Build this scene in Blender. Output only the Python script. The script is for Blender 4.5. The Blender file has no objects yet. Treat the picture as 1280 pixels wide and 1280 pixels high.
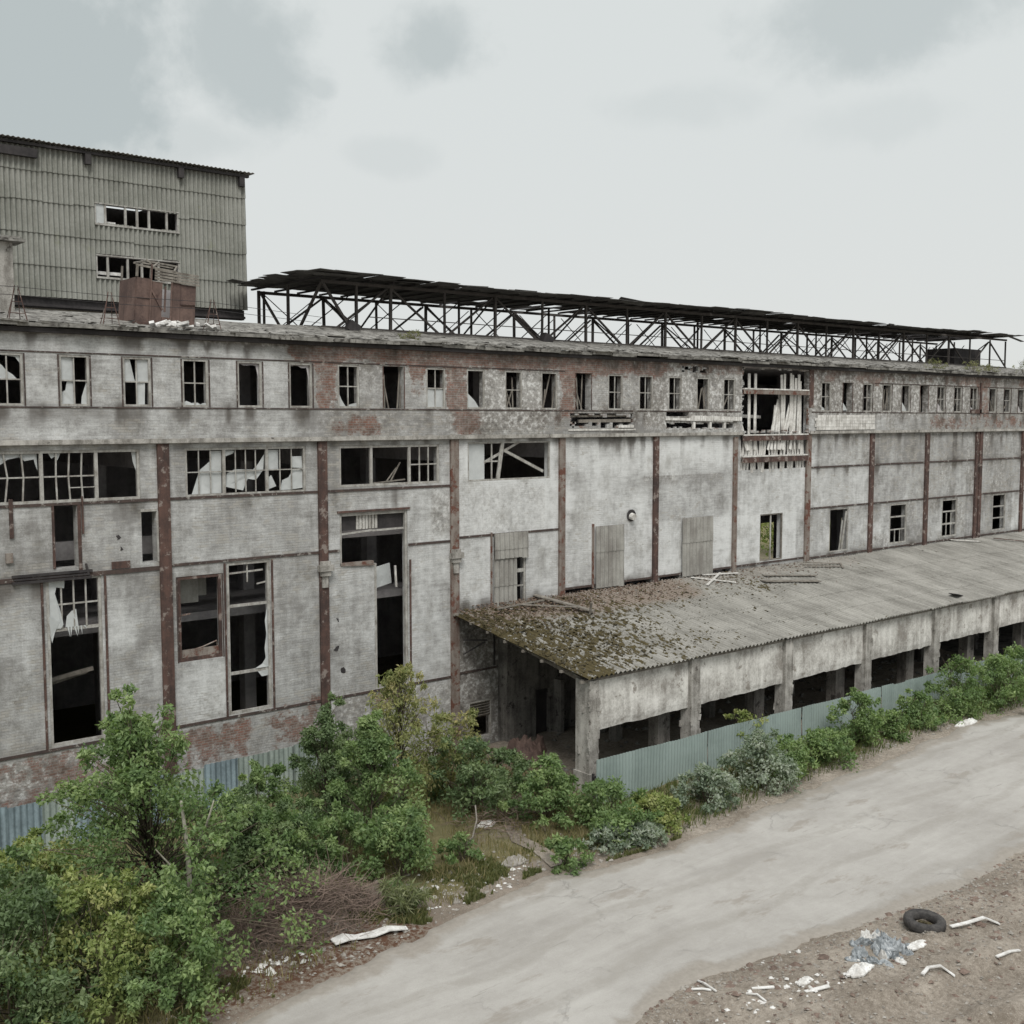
import bpy, math, random
import numpy as np
from mathutils import Vector, Matrix
rad = math.radians
rng = np.random.default_rng(11)
rnd = random.Random(5)
SC = bpy.context.scene
COL = SC.collection

# ------------------------------------------------------------------ camera
P_CAM = (-15.0894, -36.0247, 13.6)
YAW, PITCH = 0.6979160, -0.0829505
cd = bpy.data.cameras.new("camera"); cam = bpy.data.objects.new("camera", cd); COL.objects.link(cam)
cd.sensor_width = 36.0; cd.lens = 1400 / 1280 * 36.0; cd.clip_end = 3000; cd.clip_start = 0.1
cam.location = P_CAM
fwd = Vector((math.sin(YAW) * math.cos(PITCH), math.cos(YAW) * math.cos(PITCH), math.sin(PITCH)))
cam.rotation_euler = fwd.to_track_quat('-Z', 'Y').to_euler()
SC.camera = cam

# ------------------------------------------------------------------ noise helpers (numpy)
def vnoise(x, y, seed=0):
    x = np.asarray(x, float); y = np.asarray(y, float)
    xi = np.floor(x).astype(np.int64); yi = np.floor(y).astype(np.int64)
    fx = x - xi; fy = y - yi
    fx = fx * fx * (3 - 2 * fx); fy = fy * fy * (3 - 2 * fy)
    def h(a, b):
        n = (a * 374761393 + b * 668265263 + seed * 974711) & 0xFFFFFFFF
        n = ((n ^ (n >> 13)) * 1274126177) & 0xFFFFFFFF
        return ((n ^ (n >> 16)) & 0xFFFF) / 65535.0
    return (h(xi, yi) * (1 - fx) + h(xi + 1, yi) * fx) * (1 - fy) + (h(xi, yi + 1) * (1 - fx) + h(xi + 1, yi + 1) * fx) * fy
def fbm(x, y, seed=0, oct=4):
    s = 0; a = .5; x = np.asarray(x, float); y = np.asarray(y, float)
    for i in range(oct):
        s = s + a * vnoise(x, y, seed + i * 17); x = x * 2.03; y = y * 2.03; a *= .5
    return s / (1 - .5 ** oct)
def sst(a, b, x):
    t = np.clip((np.asarray(x, float) - a) / (b - a), 0, 1); return t * t * (3 - 2 * t)
def boxm(x, z, x0, x1, z0, z1, s=.4):
    return sst(x0 - s, x0 + s, x) * (1 - sst(x1 - s, x1 + s, x)) * sst(z0 - s, z0 + s, z) * (1 - sst(z1 - s, z1 + s, z))

# ------------------------------------------------------------------ node helpers
class NT:
    def __init__(s, name):
        s.m = bpy.data.materials.new(name); s.m.use_nodes = True
        s.t = s.m.node_tree; s.t.nodes.clear(); s.N = s.t.nodes; s.L = s.t.links
        s.out = s.N.new('ShaderNodeOutputMaterial')
        s.tc = s.N.new('ShaderNodeTexCoord')
        s.obj = s.tc.outputs['Object']
    def put(s, inp, v):
        if hasattr(v, 'is_output'): s.L.new(v, inp)
        elif v is not None:
            if hasattr(inp, 'default_value'):
                if isinstance(v, (tuple, list)) and len(v) == 3 and inp.type == 'RGBA': v = (*v, 1)
                inp.default_value = v
    def math(s, op, a, b=0.0, clamp=False):
        n = s.N.new('ShaderNodeMath'); n.operation = op; n.use_clamp = clamp
        s.put(n.inputs[0], a); s.put(n.inputs[1], b); return n.outputs[0]
    def add(s, a, b): return s.math('ADD', a, b)
    def mul(s, a, b): return s.math('MULTIPLY', a, b)
    def madd(s, a, b, c):
        n = s.N.new('ShaderNodeMath'); n.operation = 'MULTIPLY_ADD'
        s.put(n.inputs[0], a); s.put(n.inputs[1], b); s.put(n.inputs[2], c); return n.outputs[0]
    def map(s, vec, scale=(1, 1, 1), loc=(0, 0, 0), rot=(0, 0, 0)):
        n = s.N.new('ShaderNodeMapping'); s.put(n.inputs['Vector'], vec)
        n.inputs['Scale'].default_value = scale; n.inputs['Location'].default_value = loc; n.inputs['Rotation'].default_value = rot
        return n.outputs[0]
    def noise(s, scale, detail=4, rough=.55, vec=None, dist=0.0):
        n = s.N.new('ShaderNodeTexNoise'); s.put(n.inputs['Vector'], vec if vec is not None else s.obj)
        n.inputs['Scale'].default_value = scale; n.inputs['Detail'].default_value = detail
        n.inputs['Roughness'].default_value = rough; n.inputs['Distortion'].default_value = dist
        return n.outputs['Fac']
    def step(s, v, a, b):
        n = s.N.new('ShaderNodeMapRange'); n.interpolation_type = 'SMOOTHSTEP'
        s.put(n.inputs['Value'], v); n.inputs['From Min'].default_value = a; n.inputs['From Max'].default_value = b
        return n.outputs['Result']
    def mix(s, f, a, b):
        n = s.N.new('ShaderNodeMix'); n.data_type = 'RGBA'
        s.put(n.inputs[0], f); s.put(n.inputs[6], a); s.put(n.inputs[7], b); return n.outputs[2]
    def mulc(s, a, b, f=1.0):
        n = s.N.new('ShaderNodeMix'); n.data_type = 'RGBA'; n.blend_type = 'MULTIPLY'
        s.put(n.inputs[0], f); s.put(n.inputs[6], a); s.put(n.inputs[7], b); return n.outputs[2]
    def attr(s, name, color=False):
        n = s.N.new('ShaderNodeAttribute'); n.attribute_name = name
        return n.outputs['Color'] if color else n.outputs['Fac']
    def sep(s, v):
        n = s.N.new('ShaderNodeSeparateXYZ'); s.put(n.inputs[0], v); return n.outputs
    def comb(s, x, y, z):
        n = s.N.new('ShaderNodeCombineXYZ'); s.put(n.inputs[0], x); s.put(n.inputs[1], y); s.put(n.inputs[2], z); return n.outputs[0]
    def bsdf(s, col, rough=.85, metal=0.0, bump=None, bs=.3, bd=.02, trans=None, spec=.25):
        b = s.N.new('ShaderNodeBsdfPrincipled')
        s.put(b.inputs['Base Color'], col); s.put(b.inputs['Roughness'], rough); s.put(b.inputs['Metallic'], metal)
        b.inputs['Specular IOR Level'].default_value = spec
        if bump is not None:
            n = s.N.new('ShaderNodeBump'); n.inputs['Strength'].default_value = bs; n.inputs['Distance'].default_value = bd
            s.put(n.inputs['Height'], bump); s.L.new(n.outputs[0], b.inputs['Normal'])
        o = b.outputs[0]
        if trans is not None:
            t = s.N.new('ShaderNodeBsdfTranslucent'); s.put(t.inputs[0], trans[0])
            mx = s.N.new('ShaderNodeMixShader'); mx.inputs[0].default_value = trans[1]
            s.L.new(o, mx.inputs[1]); s.L.new(t.outputs[0], mx.inputs[2]); o = mx.outputs[0]
        s.L.new(o, s.out.inputs[0]); return s.m

def m_weather(name, light, dark, sc=1.5, streak=.5, fine=14, rough=.88, bump=.25, metal=0, blotch=None, bl=.55, bias=.0, spec=.25):
    """weathered surface: large blotches, vertical runs, fine speckle; an optional third colour in sharp-edged patches"""
    n = NT(name)
    a = n.noise(sc, 7, .62); st = n.noise(1.0, 5, .6, n.map(n.obj, (sc * 3.2, sc * 3.2, sc * .35))); f = n.noise(fine, 4, .7)
    v = n.madd(a, 1.0, n.madd(st, streak, n.madd(f, .5, -.25 - .5 * streak + bias)))
    c = n.mix(n.step(v, .22, .78), dark, light)
    if blotch:
        b = n.noise(sc * 1.7, 9, .7, n.map(n.obj, (1, 1, 1), (7.3, 2.1, 4.4)))
        c = n.mix(n.step(b, bl, bl + .07), c, blotch)
    return n.bsdf(c, rough, metal, n.madd(a, .6, f), bump, .015, spec=spec)

def mat_wall(name, lt, dk):
    n = NT(name); o = n.sep(n.obj)
    uv = n.comb(o[0], o[2], n.mul(o[1], 1.0))
    br = n.N.new('ShaderNodeTexBrick'); n.put(br.inputs['Vector'], uv)
    br.inputs['Scale'].default_value = 1.0; br.inputs['Brick Width'].default_value = .27; br.inputs['Row Height'].default_value = .092
    br.inputs['Mortar Size'].default_value = .011; br.inputs['Mortar Smooth'].default_value = .3; br.inputs['Bias'].default_value = 0
    br.inputs['Color1'].default_value = (0, 0, 0, 1); br.inputs['Color2'].default_value = (1, 1, 1, 1); br.inputs['Mortar'].default_value = (.5, .5, .5, 1)
    bc, bf0 = br.outputs['Color'], br.outputs['Fac']
    bmk = n.step(n.madd(n.noise(.55, 6, .68, n.map(n.obj, (1, 1, 1), (77, 4, 12))), 1.0, n.mul(n.attr('rb'), .5)), .44, .62); bf = n.mul(bf0, n.madd(bmk, .92, .08))
    n1 = n.noise(.33, 6, .6); n2 = n.noise(2.1, 9, .68); n4 = n.noise(21, 4, .7)
    st = n.noise(1.0, 6, .62, n.map(n.obj, (3.6, 3.6, .3)))
    hz = n.noise(1.0, 5, .7, n.map(n.obj, (1.3, 1.3, 9.0)))
    rb, grime_shade, wh = n.attr('rb'), n.attr('gr'), n.attr('wh')
    v = n.madd(n1, .9, n.madd(n2, .95, n.madd(st, .45, n.madd(hz, .75, n.madd(n4, .55, -1.30)))))
    v = n.add(v, n.madd(wh, .55, n.mul(grime_shade, -.35)))
    c = n.mix(n.step(v, .1, .95), dk, lt)
    # peeled courses: the paint is gone from single bricks
    bare = n.mix(bc, (.24, .225, .20), (.36, .345, .315))
    pm = n.step(n.madd(bc, .16, n.madd(hz, .7, n.madd(n2, .5, n.madd(bmk, .14, n.madd(wh, -.12, -.08))))), .70, .86)
    c = n.mix(n.mul(pm, .8), c, bare)
    c = n.mix(n.mul(bf, n.mul(n.step(n.madd(n2, .6, n.mul(hz, .6)), .5, .75), .42)), c, (.17, .16, .15))
    # exposed red brick
    red = n.mix(bc, (.205, .092, .065), (.125, .08, .066))
    red = n.mix(n.step(n.noise(5.5, 5, .7), .5, .66), red, (.29, .245, .215))
    red = n.mix(bf0, red, (.22, .20, .18))
    rm = n.step(n.madd(n2, 1.3, n.madd(n4, .35, n.madd(bc, .12, n.add(rb, -.9)))), .42, .62)
    c = n.mix(n.mul(rm, .93), c, red)
    # soot and damp, plus the shade painted under the shed roof
    gm = n.step(n.madd(n2, 1.1, n.madd(st, .7, n.madd(n4, .3, n.add(grime_shade, -1.05)))), .3, .85)
    c = n.mix(n.mul(gm, .75), c, (.085, .075, .066))
    n5 = n.noise(.8, 8, .72, n.map(n.obj, (1, 1, 1), (31, 7, 3)))
    c = n.mix(n.mul(n.step(n5, .60, .68), .32), c, (.30, .28, .25))
    n6 = n.noise(4.2, 10, .74, n.map(n.obj, (1, 1, 1.15), (5, 17, 9))); n7 = n.noise(7.0, 7, .74, n.map(n.obj, (1, 1, 1), (15, 1, 2)))
    fc = n.mix(n.step(n6, .36, .50), (.095, .086, .078), n.mix(n.step(n6, .50, .60), (.27, .255, .235), (.62, .62, .605)))
    fm = n.step(n.madd(n1, .5, n.madd(n7, .7, n.add(n.attr('fl'), -.95))), .08, .42)
    c = n.mix(n.mul(n.mul(fm, .72), n.madd(rm, -.75, 1.0)), c, fc)
    sp = n.mul(n.step(n7, .61, .68), n.step(n2, .44, .60)); c = n.mix(n.mul(sp, .62), c, (.13, .118, .105))
    dk = n.noise(.75, 8, .7, n.map(n.obj, (1, 1, .8), (3, 8, 41))); c = n.mulc(c, n.mix(n.step(dk, .47, .72), (1, 1, 1), (.60, .585, .56)))
    h = n.madd(bf, -.8, n.madd(n2, .8, n.madd(n4, .4, n.mul(rm, -.8))))
    return n.bsdf(c, .92, 0, h, .55, .02, spec=.15)

M = {}
M['wall'] = mat_wall('whitewashed_brick', (.615, .625, .62), (.225, .22, .212))
M['panel'] = m_weather('stained_plaster', (.66, .65, .615), (.22, .205, .185), .95, .5, 13, blotch=(.25, .23, .205), bl=.575)
M['concrete'] = m_weather('grey_concrete', (.44, .425, .395), (.15, .14, .125), 1.6, .6, 20, bump=.5, blotch=(.10, .09, .08), bl=.60)
M['cornice'] = m_weather('weathered_roof_felt', (.30, .292, .27), (.07, .066, .06), 1.8, .2, 7, bump=.6, blotch=(.06, .055, .05), bl=.54)
M['dirtyplaster'] = m_weather('damp_dirty_plaster', (.22, .208, .19), (.065, .06, .055), 1.1, .9, 14, blotch=(.045, .04, .037), bl=.55)  # damp plaster, darkened further to paint in the shade under the shed roof
M['inside'] = m_weather('dark_interior', (.50, .48, .48), (.28, .265, .27), .8, .5, 6)
M['rust'] = m_weather('rusty_steel', (.112, .066, .054), (.046, .033, .03), 1.7, .9, 14, rough=.8, blotch=(.22, .185, .165), bl=.545)
M['band'] = m_weather('dark_rusted_strip', (.085, .06, .052), (.045, .036, .034), 2.0, .5, 14, rough=.85, blotch=(.25, .235, .215), bl=.55)
M['rustpale'] = m_weather('rust_under_old_paint', (.25, .225, .20), (.12, .085, .07), 1.6, .9, 18, rough=.8, blotch=(.12, .055, .04), bl=.52)
M['truss'] = m_weather('brown_truss_steel', (.095, .085, .078), (.045, .04, .038), 2, .4, 15, rough=.8)
M['darksteel'] = m_weather('dark_steel', (.055, .05, .05), (.025, .023, .024), 2, .4, 15, rough=.75)
M['frame'] = m_weather('old_white_frame_paint', (.43, .425, .40), (.20, .185, .165), 3, .6, 25, rough=.7)
M['board'] = m_weather('bleached_white_board', (.70, .69, .66), (.34, .325, .30), 3, .9, 25)
M['wood'] = m_weather('grey_weathered_wood', (.26, .24, .21), (.10, .088, .075), 3, .5, 25)
M['film'] = NT('cloudy_sheeting'); n = M['film']
M['film'] = n.bsdf(n.mix(n.noise(2.5, 5, .6), (.38, .40, .40), (.66, .68, .675)), .5, 0, n.noise(5, 4), .5, .03, trans=((.5, .52, .52), .15))
M['clad'] = m_weather('fibre_cement_cladding', (.31, .312, .285), (.185, .188, .165), .5, .3, 9, blotch=(.235, .24, .195), bl=.60)
M['shutter'] = m_weather('grey_corrugated_sheet', (.33, .325, .30), (.19, .18, .165), 1.0, .9, 14)
M['deck'] = m_weather('old_roof_sheet', (.14, .137, .13), (.05, .048, .047), .8, .3, 9, blotch=(.21, .205, .19), bl=.63)
M['rustplate'] = m_weather('rusted_plate', (.165, .112, .094), (.07, .048, .043), 1.4, .6, 12, rough=.85, blotch=(.06, .038, .034), bl=.60)
M['bluesheet'] = m_weather('blue_grey_sheet', (.26, .335, .37), (.13, .17, .19), .8, 1.2, 10, rough=.55, spec=.4)
M['greensheet'] = m_weather('pale_green_sheet', (.33, .38, .35), (.19, .23, .21), .8, 1.2, 10, rough=.6, spec=.35)
M['fence'] = m_weather('blue_green_fence_paint', (.25, .305, .29), (.185, .23, .218), .35, .9, 5, rough=.6, spec=.35, bias=.1, blotch=(.17, .165, .15), bl=.665)
M['rubber'] = m_weather('dusty_rubber', (.075, .07, .066), (.028, .027, .027), 5, .1, 20, rough=.85)
M['foam'] = m_weather('white_foam', (.72, .72, .705), (.40, .385, .36), 4, .1, 14, blotch=(.33, .30, .26), bl=.6)
M['plastic'] = m_weather('crumpled_blue_grey_plastic', (.36, .385, .40), (.12, .135, .145), 5, .1, 20, rough=.4, spec=.5, blotch=(.6, .62, .62), bl=.6)
M['stone'] = m_weather('rubble_stone', (.35, .33, .30), (.16, .145, .125), 3, 0, 20)
M['bark'] = m_weather('brown_bark', (.14, .115, .085), (.05, .04, .03), 5, .6, 25)
M['palebark'] = m_weather('pale_bark', (.34, .33, .27), (.15, .14, .11), 5, .6, 25)
M['twig'] = m_weather('dead_twig', (.22, .165, .135), (.09, .066, .055), 2, 0, 9)
M['mossclump'] = m_weather('dry_moss', (.085, .07, .035), (.028, .024, .015), 3, 0, 20)
M['litterleaf'] = m_weather('dead_leaves', (.18, .128, .096), (.075, .052, .04), 2, 0, 16)
def m_leaf():
    n = NT('leaf'); c = n.attr('tint', True)
    return n.bsdf(c, .5, 0, trans=(n.mulc(c, (1.2, 1.4, .6)), .36), spec=.3)
M['leaf'] = m_leaf()
def m_roof():
    n = NT('fibre_cement_roof'); moss = n.attr('moss'); warm = n.attr('warm')
    a = n.noise(.6, 6, .6); f = n.noise(9, 5, .7); st = n.noise(1.0, 5, .65, n.map(n.obj, (5.5, .5, 1)))
    pn = n.noise(1.0, 2, .5, n.map(n.obj, (.9, .22, .1))); f2_ = n.noise(14, 5, .7)
    v = n.madd(a, .5, n.madd(st, .6, n.madd(f, .45, n.madd(pn, .4, -.45))))
    c = n.mix(n.step(v, .2, .85), (.15, .145, .13), (.35, .342, .315))
    c = n.mix(n.mul(n.step(n.madd(warm, .8, f), .6, 1.05), .85), c, n.mix(f2_, (.115, .088, .07), (.30, .25, .21)))
    s1 = n.noise(1.0, 4, .6, n.map(n.obj, (7.0, 3.0, 3))); s2 = n.noise(9, 4, .6)
    mm = n.step(n.madd(s1, 1.3, n.madd(s2, .35, n.mul(moss, .36))), 1.08, 1.16)
    c = n.mix(mm, c, n.mix(s2, (.035, .03, .02), (.115, .095, .045)))
    return n.bsdf(c, .93, 0, n.madd(mm, 1.2, f), .6, .03, spec=.12)
M['leanroof'] = m_roof()
def m_road():
    n = NT('dusty_asphalt'); e = n.attr('edge')
    a = n.noise(.22, 6, .6); s = n.noise(1.0, 7, .68, n.map(n.obj, (.16, .85, 1), rot=(0, 0, -.04)), .6); mo = n.noise(1.9, 8, .72); f = n.noise(28, 4, .75)
    v = n.madd(a, .6, n.madd(s, .55, n.madd(mo, .36, n.madd(f, .25, -.38))))
    c = n.mix(n.step(v, .22, .80), (.272, .258, .238), (.408, .396, .372))
    p = n.noise(1.0, 8, .68, n.map(n.obj, (.35, .9, 1), (3, 9, 0)))
    c = n.mix(n.mul(n.step(p, .57, .66), .6), c, (.235, .21, .18))
    c = n.mix(n.mul(n.step(n.noise(1.0, 5, .75, n.map(n.obj, (.5, 5.0, 1), rot=(0, 0, .05))), .60, .70), .5), c, (.2, .19, .17))
    vo = n.N.new('ShaderNodeTexVoronoi'); vo.feature = 'DISTANCE_TO_EDGE'; vo.inputs['Scale'].default_value = .42
    wa = n.N.new('ShaderNodeVectorMath'); wa.operation = 'ADD'; n.put(wa.inputs[0], n.obj); n.put(wa.inputs[1], n.comb(n.mul(mo, 1.6), n.mul(a, 2.2), 0.0)); n.put(vo.inputs['Vector'], wa.outputs[0])
    ck = n.mul(n.math('SUBTRACT', 1.0, n.step(vo.outputs['Distance'], .004, .016)), n.step(n.noise(.35, 3, .5, n.map(n.obj, (1, 1, 1), (9, 2, 0))), .5, .62))
    c = n.mix(n.mul(ck, .16), c, (.16, .15, .14))
    oy = n.sep(n.obj)[1]; ox = n.sep(n.obj)[0]
    wy = n.add(oy, n.madd(ox, -.012, n.madd(n.noise(.12, 3, .5), 3.0, -1.5)))
    tr = n.math('ABSOLUTE', n.math('SINE', n.mul(wy, 1.55))); c = n.mix(n.mul(n.mul(n.step(tr, .90, 1.0), n.step(mo, .36, .58)), .5), c, (.25, .235, .21))
    gv = n.step(n.noise(38, 2, .5), .64, .70); c = n.mix(n.mul(gv, n.mul(n.step(mo, .45, .65), .55)), c, (.17, .16, .145))
    d = n.noise(1.3, 8, .7)
    em = n.step(n.madd(d, .9, n.add(e, -.45)), .25, .62)
    c = n.mix(em, c, n.mix(n.noise(6, 5, .7), (.19, .172, .148), (.345, .32, .285)))
    return n.bsdf(c, .9, 0, n.madd(f, .5, n.madd(p, 1.0, n.madd(mo, 1.0, n.madd(ck, -1.0, em)))), .5, .03, spec=.2)
M['road'] = m_road()
def m_ground():
    n = NT('dirt_and_weeds'); g = n.attr('green'); r = n.attr('redd')
    a = n.noise(.5, 7, .65); f = n.noise(7, 7, .72); f2 = n.noise(30, 3, .7)
    v = n.madd(a, .7, n.madd(f, .8, n.madd(f2, .4, -.45)))
    c = n.mix(n.step(v, .25, .85), (.16, .135, .108), (.42, .375, .32))
    c = n.mix(n.mul(n.step(f2, .60, .68), .7), c, (.42, .39, .35))
    c = n.mix(n.mul(r, n.step(f, .38, .6)), c, (.10, .055, .036))
    gm = n.step(n.madd(f, .9, n.madd(a, .5, n.add(g, -.75))), .3, .65)
    gc = n.mix(n.noise(3, 5, .7), (.075, .082, .036), (.24, .205, .115))
    c = n.mix(gm, c, gc)
    return n.bsdf(c, .95, 0, n.madd(f, 1.0, f2), .8, .05, spec=.1)
M['ground'] = m_ground()

# ------------------------------------------------------------------ mesh builder
class MB:
    def __init__(s): s.v = []; s.f = []
    def quad(s, a, b, c, d):
        i = len(s.v); s.v += [tuple(a), tuple(b), tuple(c), tuple(d)]; s.f.append((i, i + 1, i + 2, i + 3)); return s
    def poly(s, pts):
        i = len(s.v); s.v += [tuple(p) for p in pts]; s.f.append(tuple(range(i, i + len(pts)))); return s
    def box(s, x0, x1, y0, y1, z0, z1):
        i = len(s.v)
        s.v += [(x0, y0, z0), (x1, y0, z0), (x1, y1, z0), (x0, y1, z0), (x0, y0, z1), (x1, y0, z1), (x1, y1, z1), (x0, y1, z1)]
        s.f += [tuple(i + k for k in q) for q in ((0, 3, 2, 1), (4, 5, 6, 7), (0, 1, 5, 4), (1, 2, 6, 5), (2, 3, 7, 6), (3, 0, 4, 7))]; return s
    def obox(s, c, sz, mat):
        i = len(s.v); hx, hy, hz = sz[0] / 2, sz[1] / 2, sz[2] / 2; c = Vector(c)
        for p in ((-hx, -hy, -hz), (hx, -hy, -hz), (hx, hy, -hz), (-hx, hy, -hz), (-hx, -hy, hz), (hx, -hy, hz), (hx, hy, hz), (-hx, hy, hz)):
            s.v.append(tuple(c + mat @ Vector(p)))
        s.f += [tuple(i + k for k in q) for q in ((0, 3, 2, 1), (4, 5, 6, 7), (0, 1, 5, 4), (1, 2, 6, 5), (2, 3, 7, 6), (3, 0, 4, 7))]; return s
    def bar(s, a, b, w, h, up=(0, 0, 1)):
        """rectangular bar from a to b, w across, h along up"""
        a = Vector(a); b = Vector(b); d = (b - a); L = d.length; d.normalize()
        u = Vector(up)
        if abs(d.dot(u)) > .97: u = Vector((0, 1, 0))
        x = d.cross(u).normalized(); u = x.cross(d)
        return s.obox((a + b) / 2, (w, L, h), Matrix((x, d, u)).transposed())
    def tube(s, pts, rads, n=5):
        pts = [Vector(p) for p in pts]; base = len(s.v)
        for k, p in enumerate(pts):
            d = (pts[min(k + 1, len(pts) - 1)] - pts[max(k - 1, 0)])
            if d.length < 1e-6: d = Vector((0, 0, 1))
            d.normalize(); u = Vector((0, 0, 1)) if abs(d.z) < .9 else Vector((1, 0, 0))
            x = d.cross(u).normalized(); y = x.cross(d)
            for j in range(n):
                a = 2 * math.pi * j / n; s.v.append(tuple(p + (x * math.cos(a) + y * math.sin(a)) * rads[k]))
        for k in range(len(pts) - 1):
            for j in range(n):
                s.f.append((base + k * n + j, base + k * n + (j + 1) % n, base + (k + 1) * n + (j + 1) % n, base + (k + 1) * n + j))
        s.f.append(tuple(base + j for j in range(n))[::-1]); s.f.append(tuple(base + (len(pts) - 1) * n + j for j in range(n))); return s
    def build(s, name, m, parent=None, smooth=False, attrs=None, loc=None):
        me = bpy.data.meshes.new(name); me.from_pydata(s.v, [], s.f); me.update()
        return link(name, me, m, parent, smooth, attrs, loc)
def link(name, me, m, parent=None, smooth=False, attrs=None, loc=None):
    me.materials.append(M[m] if isinstance(m, str) else m)
    if smooth: me.polygons.foreach_set('use_smooth', [True] * len(me.polygons))
    for k, a in (attrs or {}).items():
        a = np.asarray(a, np.float32)
        if a.ndim == 1:
            at = me.attributes.new(k, 'FLOAT', 'POINT'); at.data.foreach_set('value', a)
        else:
            at = me.attributes.new(k, 'FLOAT_COLOR', 'POINT'); at.data.foreach_set('color', a.ravel())
    o = bpy.data.objects.new(name, me); COL.objects.link(o)
    if parent is not None:
        o.parent = parent
        if not parent.get('local') and parent.type == 'EMPTY': o.matrix_parent_inverse = Matrix.Translation(parent.location).inverted()
    if loc is not None: o.location = loc
    return o
def tag(o, label, cat, group=None, kind=None):
    if label: o['label'] = label
    if cat: o['category'] = cat
    if group: o['group'] = group
    if kind: o['kind'] = kind
    return o
def thing(name, loc, label, cat, group=None, local=False):
    o = bpy.data.objects.new(name, None); COL.objects.link(o); o.location = loc; o.empty_display_size = .3
    if local: o['local'] = 1
    return tag(o, label, cat, group)
def struct(o): o['kind'] = 'structure'; return o
def solid(o, t, off=0):
    md = o.modifiers.new('thickness', 'SOLIDIFY'); md.thickness = t; md.offset = off; return o

def wave_sheet(o, u, v, n, ulen, vs, pitch, amp, skip=None, jit=0.0, lap=.02, sub=1, seed=0, res=6, warp=None):
    """corrugated sheeting: courses laid along v (bounds vs), waves running across u; every course overlaps the next"""
    o, u, v, n = map(lambda a: np.asarray(a, float), (o, u, v, n)); mb = MB()
    nu = int(ulen / pitch * res); us = np.linspace(0, ulen, nu + 1); wav = amp * np.cos(us / pitch * 2 * math.pi)
    r = np.random.default_rng(seed); width = pitch * 6
    for k in range(len(vs) - 1):
        rows = np.linspace(vs[k] - (.10 if k else 0), vs[k + 1], sub + 1)
        off = r.normal(0, jit, int(ulen / width) + 2); offs = off[(us / width).astype(int)]
        base = len(mb.v)
        for j, vv in enumerate(rows):
            nn = wav + (1 - j / sub) * lap
            sag = warp(us, vv) if warp is not None else 0
            pts = o + us[:, None] * u + (vv + offs)[:, None] * v + (nn + sag)[:, None] * n
            mb.v += list(map(tuple, pts))
        W = nu + 1
        for j in range(sub):
            vm = (rows[j] + rows[j + 1]) / 2
            for i in range(nu):
                if skip and skip((us[i] + us[i + 1]) / 2, vm, k): continue
                mb.f.append((base + j * W + i, base + j * W + i + 1, base + (j + 1) * W + i + 1, base + (j + 1) * W + i))
    return mb
def holed_wall(x0, x1, z0, z1, yf, yb, holes, stepx=.3, stepz=.3):
    """wall slab with true openings and reveals"""
    def cuts(a, b, st, hs):
        c = sorted(set([round(a, 3), round(b, 3)] + [round(h, 3) for h in hs if a < h < b])); out = []
        for p, q in zip(c[:-1], c[1:]):
            m = max(1, int(round((q - p) / st))); out += list(np.linspace(p, q, m + 1)[:-1])
        return np.array(out + [c[-1]])
    xs = cuts(x0, x1, stepx, [h[0] for h in holes] + [h[1] for h in holes]); zs = cuts(z0, z1, stepz, [h[2] for h in holes] + [h[3] for h in holes])
    xm = (xs[:-1] + xs[1:]) / 2; zm = (zs[:-1] + zs[1:]) / 2
    op = np.zeros((len(xm), len(zm)), bool)
    for h in holes: op |= ((xm > h[0]) & (xm < h[1]))[:, None] & ((zm > h[2]) & (zm < h[3]))[None, :]
    W, H = len(xs), len(zs); v = []
    for y in (yf, yb): v += [(x, y, z) for x in xs for z in zs]
    A = lambda i, j: i * H + j
    B = lambda i, j: W * H + i * H + j
    f = []
    for i in range(W - 1):
        for j in range(H - 1):
            if op[i, j]: continue
            f.append((A(i, j), A(i + 1, j), A(i + 1, j + 1), A(i, j + 1))); f.append((B(i, j + 1), B(i + 1, j + 1), B(i + 1, j), B(i, j)))
            if i == 0 or op[i - 1, j]: f.append((A(i, j + 1), B(i, j + 1), B(i, j), A(i, j)))
            if i == W - 2 or op[i + 1, j]: f.append((A(i + 1, j), B(i + 1, j), B(i + 1, j + 1), A(i + 1, j + 1)))
            if j == 0 or op[i, j - 1]: f.append((A(i, j), B(i, j), B(i + 1, j), A(i + 1, j)))
            if j == H - 2 or op[i, j + 1]: f.append((A(i + 1, j + 1), B(i + 1, j + 1), B(i, j + 1), A(i, j + 1)))
    mb = MB(); mb.v = v; mb.f = f; return mb

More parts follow.
